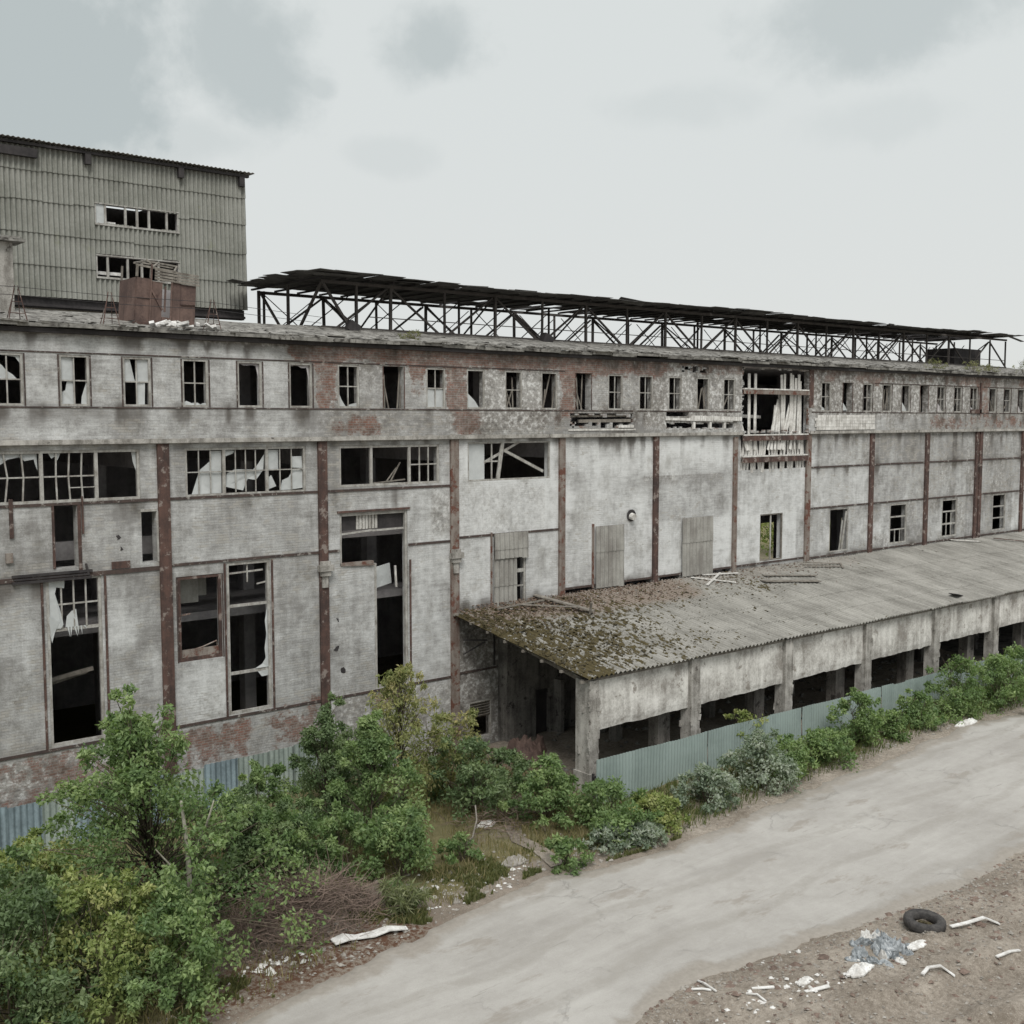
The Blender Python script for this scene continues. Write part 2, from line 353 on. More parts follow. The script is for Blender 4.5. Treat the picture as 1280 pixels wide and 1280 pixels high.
# ================================================================== SETTING: ground and road
def near_edge(x):
    return np.interp(x, [-60, -12, -8, -4.2, -1.8, .7, 3.8, 6.5, 7.8, 10.4, 13.6, 19, 24.3, 31.8, 36, 60, 120], [-22, -16.6, -14.9, -13.5, -12.95, -12.6, -12.15, -11.8, -12.4, -12.7, -12.6, -12.0, -11.9, -11.4, -12.0, -11.6, -11.6])
def far_edge(x):
    return np.interp(x, [-60, -12, 0, 2.7, 4.4, 6.9, 9.9, 12.5, 15, 19, 40, 120], [-30, -22.5, -19.8, -19.3, -19.0, -19.4, -19.75, -20.0, -20.3, -20.3, -20.5, -20.5])
def ground_z(x, y):
    v = sst(0, 1.2, far_edge(x) - y)
    z = (fbm(x * .5, y * .5, 3) - .5) * .18 + (fbm(x * 2.2, y * 2.2, 9) - .5) * .10
    rut = np.sin((y + .18 * x + .5 * fbm(x * .3, y * .3, 4)) * 3.0) * .10 * sst(1.6, 3.0, far_edge(x) - y)
    lump = v * ((fbm(x * 1.4, y * 1.4, 21) - .42) * .34 + .06 + rut * 1.3 + (fbm(x * 4, y * 4, 23) - .5) * .22)
    nearv = sst(0, 1.5, y - near_edge(x))
    z = z * np.maximum(v * .3, nearv) + lump + nearv * .10 * fbm(x, y, 31)
    out = np.maximum(y - near_edge(x), far_edge(x) - y); flat = sst(-.75, .25, out)
    return np.where(out < -.8, -.06, (np.maximum(z, -.02) + .035) * flat - .06 * (1 - flat))
def axis(lo, a, b, hi, st):
    o = [lo]; 
    for t in (.15, .4, .7, .9): o.append(lo + (a - lo) * t)
    o += list(np.arange(a, b, st))
    for t in (0, .1, .3, .6): o.append(b + (hi - b) * t)
    return np.array(o + [hi])
gx = axis(-400, -14, 46, 500, .22); gy = axis(-300, -32, 2, 500, .2)
GX, GY = np.meshgrid(gx, gy, indexing='ij')
far_fade = ((GX > -14) & (GX < 46) & (GY > -32))
GZ = np.where(far_fade & (GY < -.4), ground_z(GX, GY), -.05)
gm = MB(); gm.v = list(zip(GX.ravel(), GY.ravel(), GZ.ravel())); n_ = len(gy)
gm.f = [(i * n_ + j, (i + 1) * n_ + j, (i + 1) * n_ + j + 1, i * n_ + j + 1) for i in range(len(gx) - 1) for j in range(n_ - 1)]
X, Y = GX.ravel(), GY.ravel(); nv = sst(.1, 1.6, Y - near_edge(X))
green = nv * np.clip(.25 + .9 * fbm(X * .6, Y * .6, 41) - .55 * boxm(X, Y, -4, 2.6, -12.2, -9.2, .8) + .2 * sst(-9, -5, Y), 0, 1) * (1 - sst(11.5, 12.5, X) * sst(-8.6, -7.8, Y))
green = np.maximum(green, sst(30, 60, np.abs(X - 15)) * .8) - .5 * sst(.4, .0, Y - near_edge(X) - .5) * (X < 13)
redd = boxm(X, Y, -5.2, 2.0, -13.2, -11.1, .6) * 1.0 + .25 * boxm(X, Y, -6, 12, -13, -8, 1) + .9 * boxm(X, Y, 9.5, 13.5, -8, .5, .6)
struct(gm.build('ground', 'ground', None, True, {'green': np.clip(green, 0, 1), 'redd': redd}))

rx = np.concatenate([np.arange(-60, -10, 2.0), np.arange(-10, 44, .2), np.arange(44, 121, 3.0)]); nt = 34
rm_ = MB(); edge = []
for i, x in enumerate(rx):
    jn = (fbm(x * .9, 3.1, 51) - .5) * .9 + (fbm(x * 4, 1.1, 52) - .5) * .35; jf = (fbm(x * .7, 7.7, 53) - .5) * 1.1 + (fbm(x * 4, 5.1, 54) - .5) * .4
    y0 = far_edge(x) - .15 + jf; y1 = near_edge(x) + .1 + jn
    for j in range(nt + 1):
        y = y0 + (y1 - y0) * j / nt; rm_.v.append((x, y, .006 + .015 * fbm(x * .4, y * .6, 55) - (.2 if j in (0, nt) else 0)))
        d = min(y - y0, y1 - y); edge.append(float(1 - sst(0, .55 + 1.5 * fbm(x * .35, y * .5, 57), d)) * .95)
for i in range(len(rx) - 1):
    for j in range(nt):
        a = i * (nt + 1) + j; rm_.f.append((a, a + nt + 1, a + nt + 2, a + 1))
struct(rm_.build('road', 'road', None, True, {'edge': np.array(edge)}))
# trodden path from the road to the shed
pm = MB(); pe = []
pp = [(7.25, -11.6), (7.5, -10.3), (7.75, -9.2), (8.6, -7.6), (10.4, -6.0)]
for k, (x, y) in enumerate(pp):
    for w in (-.28, 0, .28):
        pm.v.append((x + w + .1 * math.sin(k * 2.1 + w), y, float(ground_z(np.array(x + w), np.array(y))) + .045)); pe.append(1.0 if w else .8)
for k in range(len(pp) - 1):
    for j in range(2): a = k * 3 + j; pm.f.append((a, a + 1, a + 4, a + 3))
struct(pm.build('path', 'ground', None, True))

# ================================================================== THE FACTORY
X0, X1 = -12.0, 86.0
F = thing('factory_building', (30, 8, 0), 'long derelict whitewashed brick factory with broken windows and rusty steel columns', 'building')
TOPW = []
for k in range(-6, 43):
    x = .65 + 2 * k if k < 15 else (36.86 + 2 * (k - 18) if 18 <= k < 27 else (55.29 + 1.93 * (k - 27) if k >= 27 else None))
    if x is not None and x < X1 - 2: TOPW.append((round(x, 2), round(x + .93, 2), 14.0, 15.6))
WIN = [(-11.6, -6.8, 10.97, 12.62), (-5.57, -.82, 10.97, 12.62), (.73, 5.34, 10.95, 12.62), (6.74, 11.35, 11.05, 12.6), (12.78, 17.28, 11.05, 12.66)]
RW = [(31.91, 33.83, 6.2, 8.66), (38.09, 39.91, 6.2, 8.62), (44.16, 46.02, 6.22, 8.6), (50.06, 51.92, 6.22, 8.6), (56.46, 58.25, 6.22, 8.66), (62.4, 64.2, 6.22, 8.6), (68.4, 70.2, 6.22, 8.6)]
LOW = WIN + RW + [(-3.61, -2.9, 8.9, 10.9), (-.82, -.31, 8.86, 10.54), (-3.94, -2.2, 3.2, 8.6), (.36, 1.96, 5.33, 8.27), (2.15, 3.82, 3.2, 8.6),
    (6.73, 9.8, 8.09, 10.07), (8.23, 9.8, 3.2, 8.09), (14.13, 15.91, 5.8, 8.8), (18.2, 19.9, 5.85, 6.16), (21.9, 23.7, 5.85, 6.16), (24.3, 25.7, 5.85, 6.16), (28.1, 29.6, 5.85, 6.16),
    (12.79, 14.0, .3, 1.92), (30.2, 35.8, 11.0, 12.84)]
UP = TOPW + [(18.3, 22.3, 13.2, 13.85), (24.5, 26.1, 13.72, 13.93), (24.5, 29.5, 13.12, 13.42), (25.56, 27.52, 15.82, 16.12), (30.1, 35.8, 12.84, 16.28)]
def wall_attr(mb, upper):
    a = np.array(mb.v); x, z = a[:, 0], a[:, 2]; n1 = fbm(x * .45, z * .45, 61); n2 = fbm(x * 1.1, z * 1.1, 62)
    rb = np.zeros(len(x)); grime_shade = np.zeros(len(x)); wh = np.zeros(len(x))
    if upper:
        rb += .95 * boxm(x, z, 4.6, 17.5, 15.62, 16.6, .35) + .62 * boxm(x, z, 17.5, 31, 15.62, 16.6, .4) + .58 * boxm(x, z, 36, 90, 15.6, 16.6, .3)
        rb += .7 * boxm(x, z, 5.7, 6.65, 13.9, 15.7, .15) + .95 * boxm(x, z, 11.6, 12.7, 14, 15.8, .2) + .5 * boxm(x, z, 9.8, 10.6, 14.4, 15.7, .2) + .75 * boxm(x, z, 17.6, 18.6, 13.6, 15.7, .25) + .35 * boxm(x, z, 18, 24.5, 13.9, 16, .3)
        rb += .8 * boxm(x, z, 6.2, 8.4, 12.9, 13.75, .5) + .5 * boxm(x, z, 12.0, 13.4, 12.9, 13.9, .5) + .35 * boxm(x, z, 8, 18, 12.8, 14, .5) + .55 * boxm(x, z, 48, 90, 12.8, 13.95, .4) + .5 * boxm(x, z, 53.6, 55.3, 13.8, 16.4, .3) + .3 * boxm(x, z, 36, 43, 14, 15.7, .3)
        rb += .95 * boxm(x, z, -2.6, -2.3, 14.4, 15.2, .15) * 0
        grime_shade += .75 * sst(16.0, 16.4, z) + .35 * boxm(x, z, 1.5, 6, 15.7, 16.5, .3) + .3 * boxm(x, z, -20, 6, 13.4, 14.05, .25) + .30 * boxm(x, z, 12, 30, 12.9, 14, .4) + .2 * sst(30, 50, x) + .45 * boxm(x, z, 36, 42, 14, 16, .5)
        wh += .35 * boxm(x, z, -20, 4, 15.6, 16.2, .2) + .25 * boxm(x, z, 8.5, 12, 14, 15.6, .3) + .3 * boxm(x, z, 14, 30, 14, 15.6, .3) * n2 + .12 * boxm(x, z, -20, 6, 12.8, 15.7, .3)
    else:
        rb += .58 * boxm(x, z, -20, 6, 1.3, 3.12, .3) * sst(.25, .6, n1 + .1) + .55 * boxm(x, z, 4.0, 6, 3.1, 3.55, .2) + .95 * boxm(x, z, 8.2, 9.4, 2.45, 3.05, .25) + .25 * boxm(x, z, -6, -1, 8.7, 9.2, .3) + .35 * boxm(x, z, 6, 8, 12.6, 13, .2)
        rb += .22 * boxm(x, z, 36, 90, 5.9, 12.9, 1) * n2
        grime_shade += .52 * boxm(x, z, 18.2, 29.6, 10.5, 11.1, .7) * (.45 + .75 * n2) + .35 * boxm(x, z, 18.3, 29.4, 8.7, 11, .5) * n1 + .3 * boxm(x, z, -6, -2.3, 7.6, 8.7, .8) + .35 * (1 - sst(6.05, 6.6, z)) * (x > 12) + .85 * boxm(x, z, 12, 90, -1, 5.7, .4)  # last box darkens the wall under the shed roof as painted shade
        grime_shade += .3 * boxm(x, z, 36, 90, 10.9, 12.8, 1) * n1 + .25 * (1 - sst(.3, 2.0, z)) + .25 * sst(12.3, 12.8, z) * (x > 12) + .35 * boxm(x, z, 36, 90, 10.7, 11.1, .3) + .25 * boxm(x, z, 36, 90, 8.3, 8.9, .3) + .3 * boxm(x, z, .2, 2.1, 4.9, 5.4, .2) + .25 * boxm(x, z, 12, 18, 10.2, 11, .4)
        wh += .55 * boxm(x, z, 12.2, 29.8, 5.9, 12.8, .4) * (.4 + .7 * n1) + .35 * boxm(x, z, 30, 42, 5.9, 11, .4) + .3 * boxm(x, z, 6.2, 12, 3, 9, .4) * n2 + .25 * boxm(x, z, 20, 24, 11.2, 12.7, .4) + .4 * boxm(x, z, .4, 2, 3.4, 5.2, .4) + .15 * boxm(x, z, 42, 90, 6, 9, .5) + .30 * boxm(x, z, 12, 15, 0, 5, .4)
        wh += .1 * boxm(x, z, -20, 6, 3.2, 12.9, .5)
    # every bay and storey was painted at another time
    rk = np.random.default_rng(4); tint = rk.uniform(-.2, .2, (30, 8)); ftint = rk.uniform(-.12, .2, (30, 8)); bi = np.clip(((x + 13) / 6).astype(int), 0, 29); zi = np.clip(np.digitize(z, [3.1, 6.05, 8.7, 10.95, 12.84]), 0, 7)
    wh = wh + tint[bi, zi]
    grime_shade = grime_shade + .22 * sst(.55, .75, n1)
    fl = np.full(len(x), .12)
    if upper:
        fl += .55 * boxm(x, z, 11.5, 31, 12.9, 16.5, .6) + .30 * boxm(x, z, 5.5, 11.5, 12.9, 16.5, .5) + .5 * boxm(x, z, 31, 90, 13.9, 16.5, .4) + .35 * boxm(x, z, 1.0, 6, 15.6, 16.5, .4) + .45 * sst(16.0, 16.35, z) + .25 * boxm(x, z, 36, 90, 12.8, 14, .3)
    else:
        fl += .42 * boxm(x, z, 12, 18, -1, 5.6, .5) + .4 * boxm(x, z, -20, 12, 1, 3.1, .3) + .34 * boxm(x, z, 18, 30, 10.4, 11.3, .5) + .3 * boxm(x, z, -6, -.2, 8.7, 10.9, .3) + .34 * boxm(x, z, 6.2, 12, 8.8, 11, .4) + .28 * boxm(x, z, 12, 18, 6, 11, .6) + .38 * boxm(x, z, 36, 90, 5.9, 12.9, .6) * sst(.4, .6, n2) + .3 * boxm(x, z, .2, 2.1, 3.1, 5.3, .3) + .3 * sst(12.2, 12.8, z) + .25 * boxm(x, z, 6.2, 8.2, 3, 8, .4)
    fl = fl + ftint[bi, zi]; rb = rb * (.5 + .95 * fbm(x * .8, z * .9, 68))
    drip = sst(.52, .78, vnoise(x * 2.6, z * .15, 66)) * (.5 + fbm(x * .7, z * .3, 67))
    for top, ln, k in ((16.35, 1.3, .8), (13.95, 1.0, .6), (12.8, 2.2, .5), (10.9, 1.6, .42), (8.65, 1.6, .36), (6.1, 1.2, .3)):
        grime_shade = grime_shade + k * drip * sst(top - ln, top - .05, z) * (1 - sst(top, top + .25, z)) * (1 if top not in (10.9, 8.65) else np.where((x > 12) & (x < 36), .0, 1))
    wh = wh - .26 * (1 - sst(5, 13, x)) - .10 * sst(36, 50, x)
    return {'rb': np.clip(rb, 0, 1), 'gr': np.clip(grime_shade, 0, 1.2), 'wh': wh, 'fl': fl}
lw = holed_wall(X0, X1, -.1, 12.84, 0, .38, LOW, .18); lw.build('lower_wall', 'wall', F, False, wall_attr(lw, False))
uw = holed_wall(X0, X1, 12.84, 16.38, -.13, .25, UP, .18); uw.build('upper_wall', 'wall', F, False, wall_attr(uw, True))
# toothed brick along the broken edges
def teeth(x0, x1, z0, z1, yf=-.11, big=1.0):
    bk = MB()
    for z in np.arange(z0, z1, .092):
        for s, xx in ((1, x0), (-1, x1)):
            w = abs(rnd.gauss(.02, .13)) * big * (1 if rnd.random() < .7 else 2)
            bk.box(min(xx, xx + s * w), max(xx, xx + s * w), yf, yf + .12, z + .004, z + .084)
    x = x0
    while x < x1:
        w = rnd.uniform(.13, .27); h = rnd.choice([0, 0, .09, .09, .18, .27]) * big; h2 = rnd.choice([0, 0, .09, .18]) * big
        if h: bk.box(x, x + w - .01, yf, yf + .12, z0, z0 + h)
        if h2: bk.box(x, x + w - .01, yf, yf + .12, z1 - h2, z1)
        x += w
    bk.build('broken_brickwork', 'wall', F, False, {'rb': np.full(len(bk.v), .45), 'gr': np.full(len(bk.v), .2), 'wh': np.full(len(bk.v), .1)})
teeth(18.3, 22.3, 13.2, 13.85); teeth(24.5, 29.5, 13.12, 13.42, -.11, .4); teeth(25.56, 27.52, 15.82, 16.12); teeth(30.1, 35.8, 12.9, 16.2, -.11, .5)
# cornice slab, ragged roof edge
cor = MB(); x = X0
while x < X1:
    w = rnd.uniform(.9, 2.6); d = rnd.gauss(0, .03); t = rnd.gauss(0, .018); y = -.52 + rnd.gauss(0, .05)
    cor.obox((x + w / 2, (y + .35) / 2, 16.465 + t), (w - .012, .35 - y, .11 + abs(d) * .6), Matrix.Rotation(rnd.gauss(0, .006), 3, 'Y') @ Matrix.Rotation(rnd.gauss(.03, .03), 3, 'X')); x += w
cor.build('cornice', 'cornice', F)
cor = MB()
x = X0
while x < X1:   # torn felt and mortar lying along the edge
    w = rnd.uniform(.25, 1.5); cor.obox((x + w / 2, -.3 + rnd.gauss(0, .12), 16.56 + rnd.uniform(0, .05)), (w, rnd.uniform(.2, .6), rnd.uniform(.02, .08)), Matrix.Rotation(rnd.gauss(0, .04), 3, 'Y') @ Matrix.Rotation(rnd.gauss(.08, .12), 3, 'X') @ Matrix.Rotation(rnd.gauss(0, .1), 3, 'Z')); x += w * rnd.uniform(.5, 1.4)
cor.build('torn_roofing', 'cornice', F)
un = MB(); un.box(X0, X1, -.34, -.131, 16.24, 16.379); un.build('eave_board', 'darksteel', F)
# roof: a shallow pitch up to the lantern, flat under it, and down again
rf = MB(); nx = 300
for i in range(nx + 1):
    x = X0 + (X1 - X0) * i / nx
    for j in range(13):
        y = .1 + j * .5; rf.v.append((x, y, 16.5 + y * .158 + (fbm(x * .8, y * .8, 71) - .5) * .09 + (.05 if j % 3 == 0 else 0)))
for i in range(nx):
    for j in range(12): a = i * 13 + j; rf.f.append((a, a + 13, a + 14, a + 1))
rf.quad((X0, 6.1, 17.45), (X1, 6.1, 17.45), (X1, 11.7, 17.45), (X0, 11.7, 17.45)); rf.quad((X0, 11.7, 17.45), (X1, 11.7, 17.45), (X1, 17.8, 16.5), (X0, 17.8, 16.5))
rf.build('roof', 'cornice', F)
sh = MB(); sh.box(X0, X1, .4, 17.3, 16.2, 16.35); sh.build('ceiling', 'inside', F)
sh = MB(); sh.box(X0, 30, .381, 17.3, 12.62, 12.9); sh.box(36, X1, .381, 17.3, 12.62, 12.9); sh.box(30, 36, 4, 17.3, 12.62, 12.9); sh.build('floor_slab', 'inside', F)
RH = [(54, 58.5, 2.5, 5.6), (62.8, 66.0, 2.5, 5.4)]
rw = holed_wall(X0, X1, -.1, 16.45, 17.4, 17.75, RH, 3, 3); rw.build('rear_wall', 'inside', F)
for xx in (X0, X1 - .3):
    e = MB(); e.box(xx, xx + .3, .39, 17.39, -.1, 16.19); e.build('end_wall', 'panel', F)
for k in range(-1, 14):
    c = MB(); c.box(6 * k - .25, 6 * k + .25, 6, 6.5, 0, 12.6); c.box(6 * k - .2, 6 * k + .2, .5, 17.2, 11.9, 12.6); c.box(6 * k - .25, 6 * k + .25, 6, 6.5, 12.91, 16.19); c.build('inner_frame', 'inside', F)
sh = MB(); sh.box(X0, 12, 2.2, 17.3, 6.3, 6.6); sh.box(X0, 12, 2.0, 2.3, 8.9, 9.5); sh.build('inner_gallery', 'inside', F)
# string course, thin steel beams
b = MB(); b.box(X0, 30.2, -.19, -.131, 12.80, 12.95); b.box(35.9, X1, -.19, -.131, 12.80, 12.95); b.box(X0, 30.2, -.128, -.002, 12.78, 12.835); b.box(35.9, X1, -.128, -.002, 12.78, 12.835); b.build('string_course', 'concrete', F)
for z, x0, x1 in ((15.66, X0, 6), (15.66, 6.1, 18), (13.96, X0, 18), (13.96, 18, 30), (13.96, 36, X1), (15.63, 42, X1)):
    b = MB(); b.box(x0, x1, -.152, -.131, z - .022, z + .022); b.build('window_band_steel', 'band', F)
COLX = [(-12, .38), (-6, .38), (-.05, .4), (6.0, .37), (12.06, .4), (17.93, .34), (23.92, .34), (29.76, .3), (35.92, .42), (42.03, .4), (48.02, .42), (54.05, .35), (54.56, .35), (60.3, .4), (66.3, .4), (72.3, .4), (78.3, .4), (84, .4)]
cx = [c[0] for c in COLX]
for (a, b_) in zip(COLX[:-1], COLX[1:]):
    if b_[0] - a[0] < 1: continue
    xa, xb = a[0] + a[1] / 2 + .002, b_[0] - b_[1] / 2 - .002
    zs = [8.69, 10.93, 3.13] if a[0] < 11 else ([8.8, 3.2] if a[0] < 17 else ([6.05, 10.98, 8.75] if a[0] > 35 else [6.12]))
    for z in zs:
        if z == 10.98 and a[0] < 35: continue
        m = MB(); y = -.035; segs = [(xa, xb)]
        if z in (8.69,) and abs(a[0] - 6) < .1: segs = [(xa, 6.7), (9.82, xb)]
        if z == 10.93 and abs(a[0] + 6) < .1: pass
        for s0, s1 in segs:
            if abs(z - 8.69) < .01 and abs(a[0] + 6) < .1: m.box(s0, s1, y, -.002, z - .12, z + .02)
            else: m.box(s0, s1, y, -.002, z - .045, z + .045)
        m.build('floor_beam', 'band', F)
for i, (x, w) in enumerate(COLX):
    if x > 17 and x < 80: z0 = 5.6
    elif abs(x - 12.06) < .1: z0 = -.1
    else: z0 = -.1
    m = MB(); top = 12.79; y0 = -.10
    if abs(x - 29.76) < .1: top = 12.7
    if abs(x - 35.92) < .1: top = 14.2
    m.box(x - w / 2, x + w / 2, y0, y0 + .02, z0, top); m.box(x - .03, x + .03, y0 + .021, -.001, z0, top)     # flange and web
    m.box(x - w / 2, x - w / 2 + .02, y0 + .021, -.001, z0, top); m.box(x + w / 2 - .02, x + w / 2, y0 + .021, -.001, z0, top)
    o = m.build('steel_column', 'rust' if x < 11 or 23 < x < 25 else ('rustpale' if x < 40 else 'rust'), F)
    if x in (6.0, 12.06, -6):
        k = MB(); z = 8.0
        k.box(x - .30, x + .30, -.30, y0 - .002, z, z + .22); k.box(x - .2, x + .2, -.24, y0 - .002, z - .18, z - .002); k.box(x - .12, x + .12, -.17, y0 - .002, z - .62, z - .182); k.box(x - .2, x + .2, -.22, y0 - .002, z + .222, z + .36)
        k.build('bracket', 'concrete', o)

# ---------------- windows
def shard(pts, y, parent, m='film'):
    """a torn piece of sheeting filling part of a window; pts in x, z"""
    mb = MB(); n = len(pts); c = [sum(p[0] for p in pts) / n, sum(p[1] for p in pts) / n]
    for t in (0, .012):
        mb.v += [(p[0], y + t + .02 * math.sin(p[0] * 9 + p[1] * 7), p[1]) for p in pts]
    mb.f.append(tuple(range(n))); mb.f.append(tuple(range(n, 2 * n))[::-1])
    for i in range(n): j = (i + 1) % n; mb.f.append((j, i, i + n, j + n))
    return mb.build('torn_sheet', m, parent)
def rag(a, b, n=5, amp=.06):
    o = []
    for i in range(1, n):
        t = i / n; dx, dz = b[0] - a[0], b[1] - a[1]; L = math.hypot(dx, dz) + 1e-6; s = rnd.uniform(-amp, amp)
        o.append((a[0] + dx * t - dz / L * s, a[1] + dz * t + dx / L * s))
    return o
def window(h, yf, cols=(), rows=(), fw=.075, mat='frame', bars=True, rust=False, pane_rows=None):
    x0, x1, z0, z1 = h; m = MB(); e = .004
    ya, yb = yf + .02, yf + .11
    m.box(x0 + e, x1 - e, ya, yb, z0 + e, z0 + fw); m.box(x0 + e, x1 - e, ya, yb, z1 - fw, z1 - e)
    m.box(x0 + e, x0 + fw, ya, yb, z0 + fw + .001, z1 - fw - .001); m.box(x1 - fw, x1 - e, ya, yb, z0 + fw + .001, z1 - fw - .001)
    for c in cols: m.box(c - fw * .6, c + fw * .6, ya + .003, yb - .003, z0 + fw + .001, z1 - fw - .001)
    w = m.build('window', mat, F)
    if rust:
        r = MB(); r.box(x0 - .05, x0 - .005, yf - .02, yf - .003, z0, z1); r.build('jamb', 'band', w); r = MB(); r.box(x1 + .005, x1 + .05, yf - .02, yf - .003, z0, z1); r.build('jamb', 'band', w)
    return w
def bars(w, yf, x0, x1, z0, z1, nx, nz, t=.035, miss=0.0, warp=0.0, seed=0):
    r = random.Random(seed); m = MB(); y = yf + .07
    for i in range(1, nx):
        x = x0 + (x1 - x0) * i / nx; zm = (z0 + z1) / 2; b = r.uniform(-warp, warp)
        if r.random() < miss: continue
        if warp: m.bar((x + b, y, z1), (x - b, y, zm), t, t, (0, 1, 0)); m.bar((x - b, y, zm), (x + b * .7, y, z0), t, t, (0, 1, 0))
        else: m.box(x - t / 2, x + t / 2, y - .02, y + .02, z0, z1)
    for j in range(1, nz):
        z = z0 + (z1 - z0) * j / nz
        if r.random() < miss: continue
        m.box(x0, x1, y - .017, y + .017, z - t / 2, z + t / 2)
    if m.v: m.build('glazing_bars', 'frame', w)
kinds = {}
for i, h in enumerate(TOPW):
    k = int(round((h[0] - .65) / 2)) ; x0, x1, z0, z1 = h; yf = -.13; zm = (z0 + z1) / 2; xm = (x0 + x1) / 2
    r = random.Random(100 + k)
    framed = k not in (4, 9, 23) and not (k > 30 and r.random() < .3) and abs(x0 - 46.86) > .1 and abs(x0 - 38.86) > .1
    f = .07
    if framed: w = window(h, yf, (), (), f, 'frame', rust=(k < 3 or k > 19))
    else:
        m = MB(); m.box(x0 - .04, x0 - .003, yf - .02, yf + .03, z0, z1); m.box(x1 + .003, x1 + .04, yf - .02, yf + .03, z0, z1); w = m.build('window', 'rust', F)
    def barsq(miss=0): bars(w, yf, x0 + f, x1 - f, z0 + f, z1 - f, 2, 2, .04, miss, 0, k)
    y = yf + .1
    if k == -3: barsq(); shard([(x0 + f, z1 - .1)] + rag((x0 + f, z1 - .1), (x1 - .15, zm), 5, .05) + [(x1 - .15, zm), (x0 + f, zm)], y, w); shard([(x0 + .3, z1 - f), (x1 - f, z1 - f), (x1 - f, z1 - .3), (x1 - .2, z1 - .12)], y, w)
    elif k == -2:
        barsq(); shard([(x0 + f, zm), (xm, zm), (xm, z1 - f), (x0 + f, z1 - f)], y, w)
        shard([(x0 + f, z0 + f), (xm, z0 + f), (xm, zm), (x0 + .26, zm - .02), (x0 + .2, zm - .3), (x0 + f, zm - .38)], y, w)
        shard([(x1 - f, zm - .05), (x1 - f, z0 + f), (x1 - .25, z0 + f), (x1 - .22, z0 + .3), (x1 - .13, zm - .2)], y, w)
    elif k == -1:
        barsq(); shard([(x0 + f, zm), (xm, zm), (xm - .05, zm + .1), (xm - .2, z1 - f), (x0 + f, z1 - f)], y, w); shard([(xm + .02, zm), (x1 - f, zm), (x1 - f, z1 - f), (xm + .02, z1 - f)], y, w)
        shard([(xm, z0 + f), (x1 - .2, z0 + f), (x1 - .17, zm), (xm, zm)], y, w)
    elif k == 0: barsq(); shard([(x0 + f, z0 + f), (xm, z0 + f), (x1 - f, z0 + f), (x1 - f, z0 + .13)] + rag((x1 - f, z0 + .13), (x0 + f, z0 + .16), 8, .05) + [(x0 + f, z0 + .16)], y, w)
    elif k in (1, 2): shard([(x0 + f, z1 - .12), (x0 + f, z1 - f), (x1 - f, z1 - f), (x1 - f, z0 + .2), (x1 - .12, z1 - .5), (x1 - .18, z1 - .16)] + rag((x1 - .18, z1 - .16), (x0 + f, z1 - .12), 6, .04), y, w, 'inside')
    elif k == 5: barsq(); shard([(x0 + f, z0 + f), (xm, z0 + f), (xm, zm), (x0 + f, zm)], y, w); shard([(xm + .02, z0 + f), (x1 - f, z0 + f), (x1 - f, zm), (xm + .02, zm)], y, w)
    elif k == 3: barsq(); shard([(x0 + f, z0 + f), (xm - .1, z0 + f), (x0 + .2, z0 + .3), (x0 + f, zm - .2)], y, w); shard([(x1 - f, z0 + f), (x1 - f, z0 + .2), (xm, z0 + .12), (xm, z0 + f)], y, w)
    elif k in (4, 9, 7) or r.random() < .22:
        m = MB()
        for q in range(4): a = r.uniform(x0 + .05, x1 - .05); m.bar((a, yf + .16, z0), (np.clip(a + r.gauss(0, .25), x0 + .05, x1 - .05), yf + .16 + q * .02, z0 + r.uniform(.7, 1.58)), .05, .03, (0, 1, 0))
        m.build('broken_lath', 'wood', w)
        if k == 7: barsq(.3)
    else:
        if framed and r.random() < .7: barsq(.15)
        if r.random() < .5: a = r.uniform(.1, .7); shard([(x0 + f, z0 + f), (xm + a * .3, z0 + f), (xm, z0 + a * .5), (x0 + f, z0 + a)], y, w, 'film' if k < 24 else 'inside')
        if k > 12 and r.random() < .5:
            m = MB(); m.bar((x0 + .1, yf + .2, z0), (x1 - .15, yf + .25, z0 + r.uniform(.5, 1.2)), .08, .03, (0, 1, 0)); m.build('broken_lath', 'wood', w)
# big strip windows of the storey below
w = window(WIN[0], 0, (-10, -8.4)); bars(w, 0, -11.5, -10.1, 11.05, 12.54, 3, 2)
w = window(WIN[1], 0, (-3.94, -2.24), fw=.09)
bars(w, 0, -5.48, -4.0, 11.06, 12.53, 3, 2, .045, 0, .1, 3); bars(w, 0, -3.88, -2.3, 11.06, 12.53, 4, 2, .045, 0, .04, 5); bars(w, 0, -3.1, -2.3, 11.06, 11.8, 2, 2, .03, 0, 0, 2)
shard([(-5.45, 12.53), (-4.03, 12.53), (-4.03, 12.0), (-4.1, 12.2), (-4.13, 12.35), (-4.4, 12.3), (-4.55, 12.42), (-4.9, 12.36), (-5.1, 12.2), (-5.3, 12.33)], .125, w); shard([(-3.7, 12.53), (-3.3, 12.53), (-3.42, 12.3), (-3.5, 12.42), (-3.6, 12.36)], .125, w); shard([(-1.05, 12.53), (-.91, 12.53), (-.91, 11.9), (-1.0, 12.2)], .125, w)
w = window(WIN[2], 0, (2.16, 3.8), fw=.085); bars(w, 0, .82, 2.1, 11.05, 12.53, 3, 2); bars(w, 0, 2.22, 3.75, 11.05, 12.53, 4, 2); bars(w, 0, 3.86, 5.25, 11.05, 12.53, 3, 2)
shard([(1.0, 11.04), (2.1, 11.04), (2.1, 12.5), (1.72, 12.5), (1.75, 12.2), (1.5, 12.0), (1.3, 11.85), (1.15, 11.4)], .125, w); shard([(2.25, 11.25), (2.9, 11.1), (3.1, 11.5), (3.4, 11.45), (3.7, 11.8), (3.75, 12.35), (3.5, 12.0), (3.3, 11.82), (2.6, 11.85), (2.3, 11.7)], .125, w)
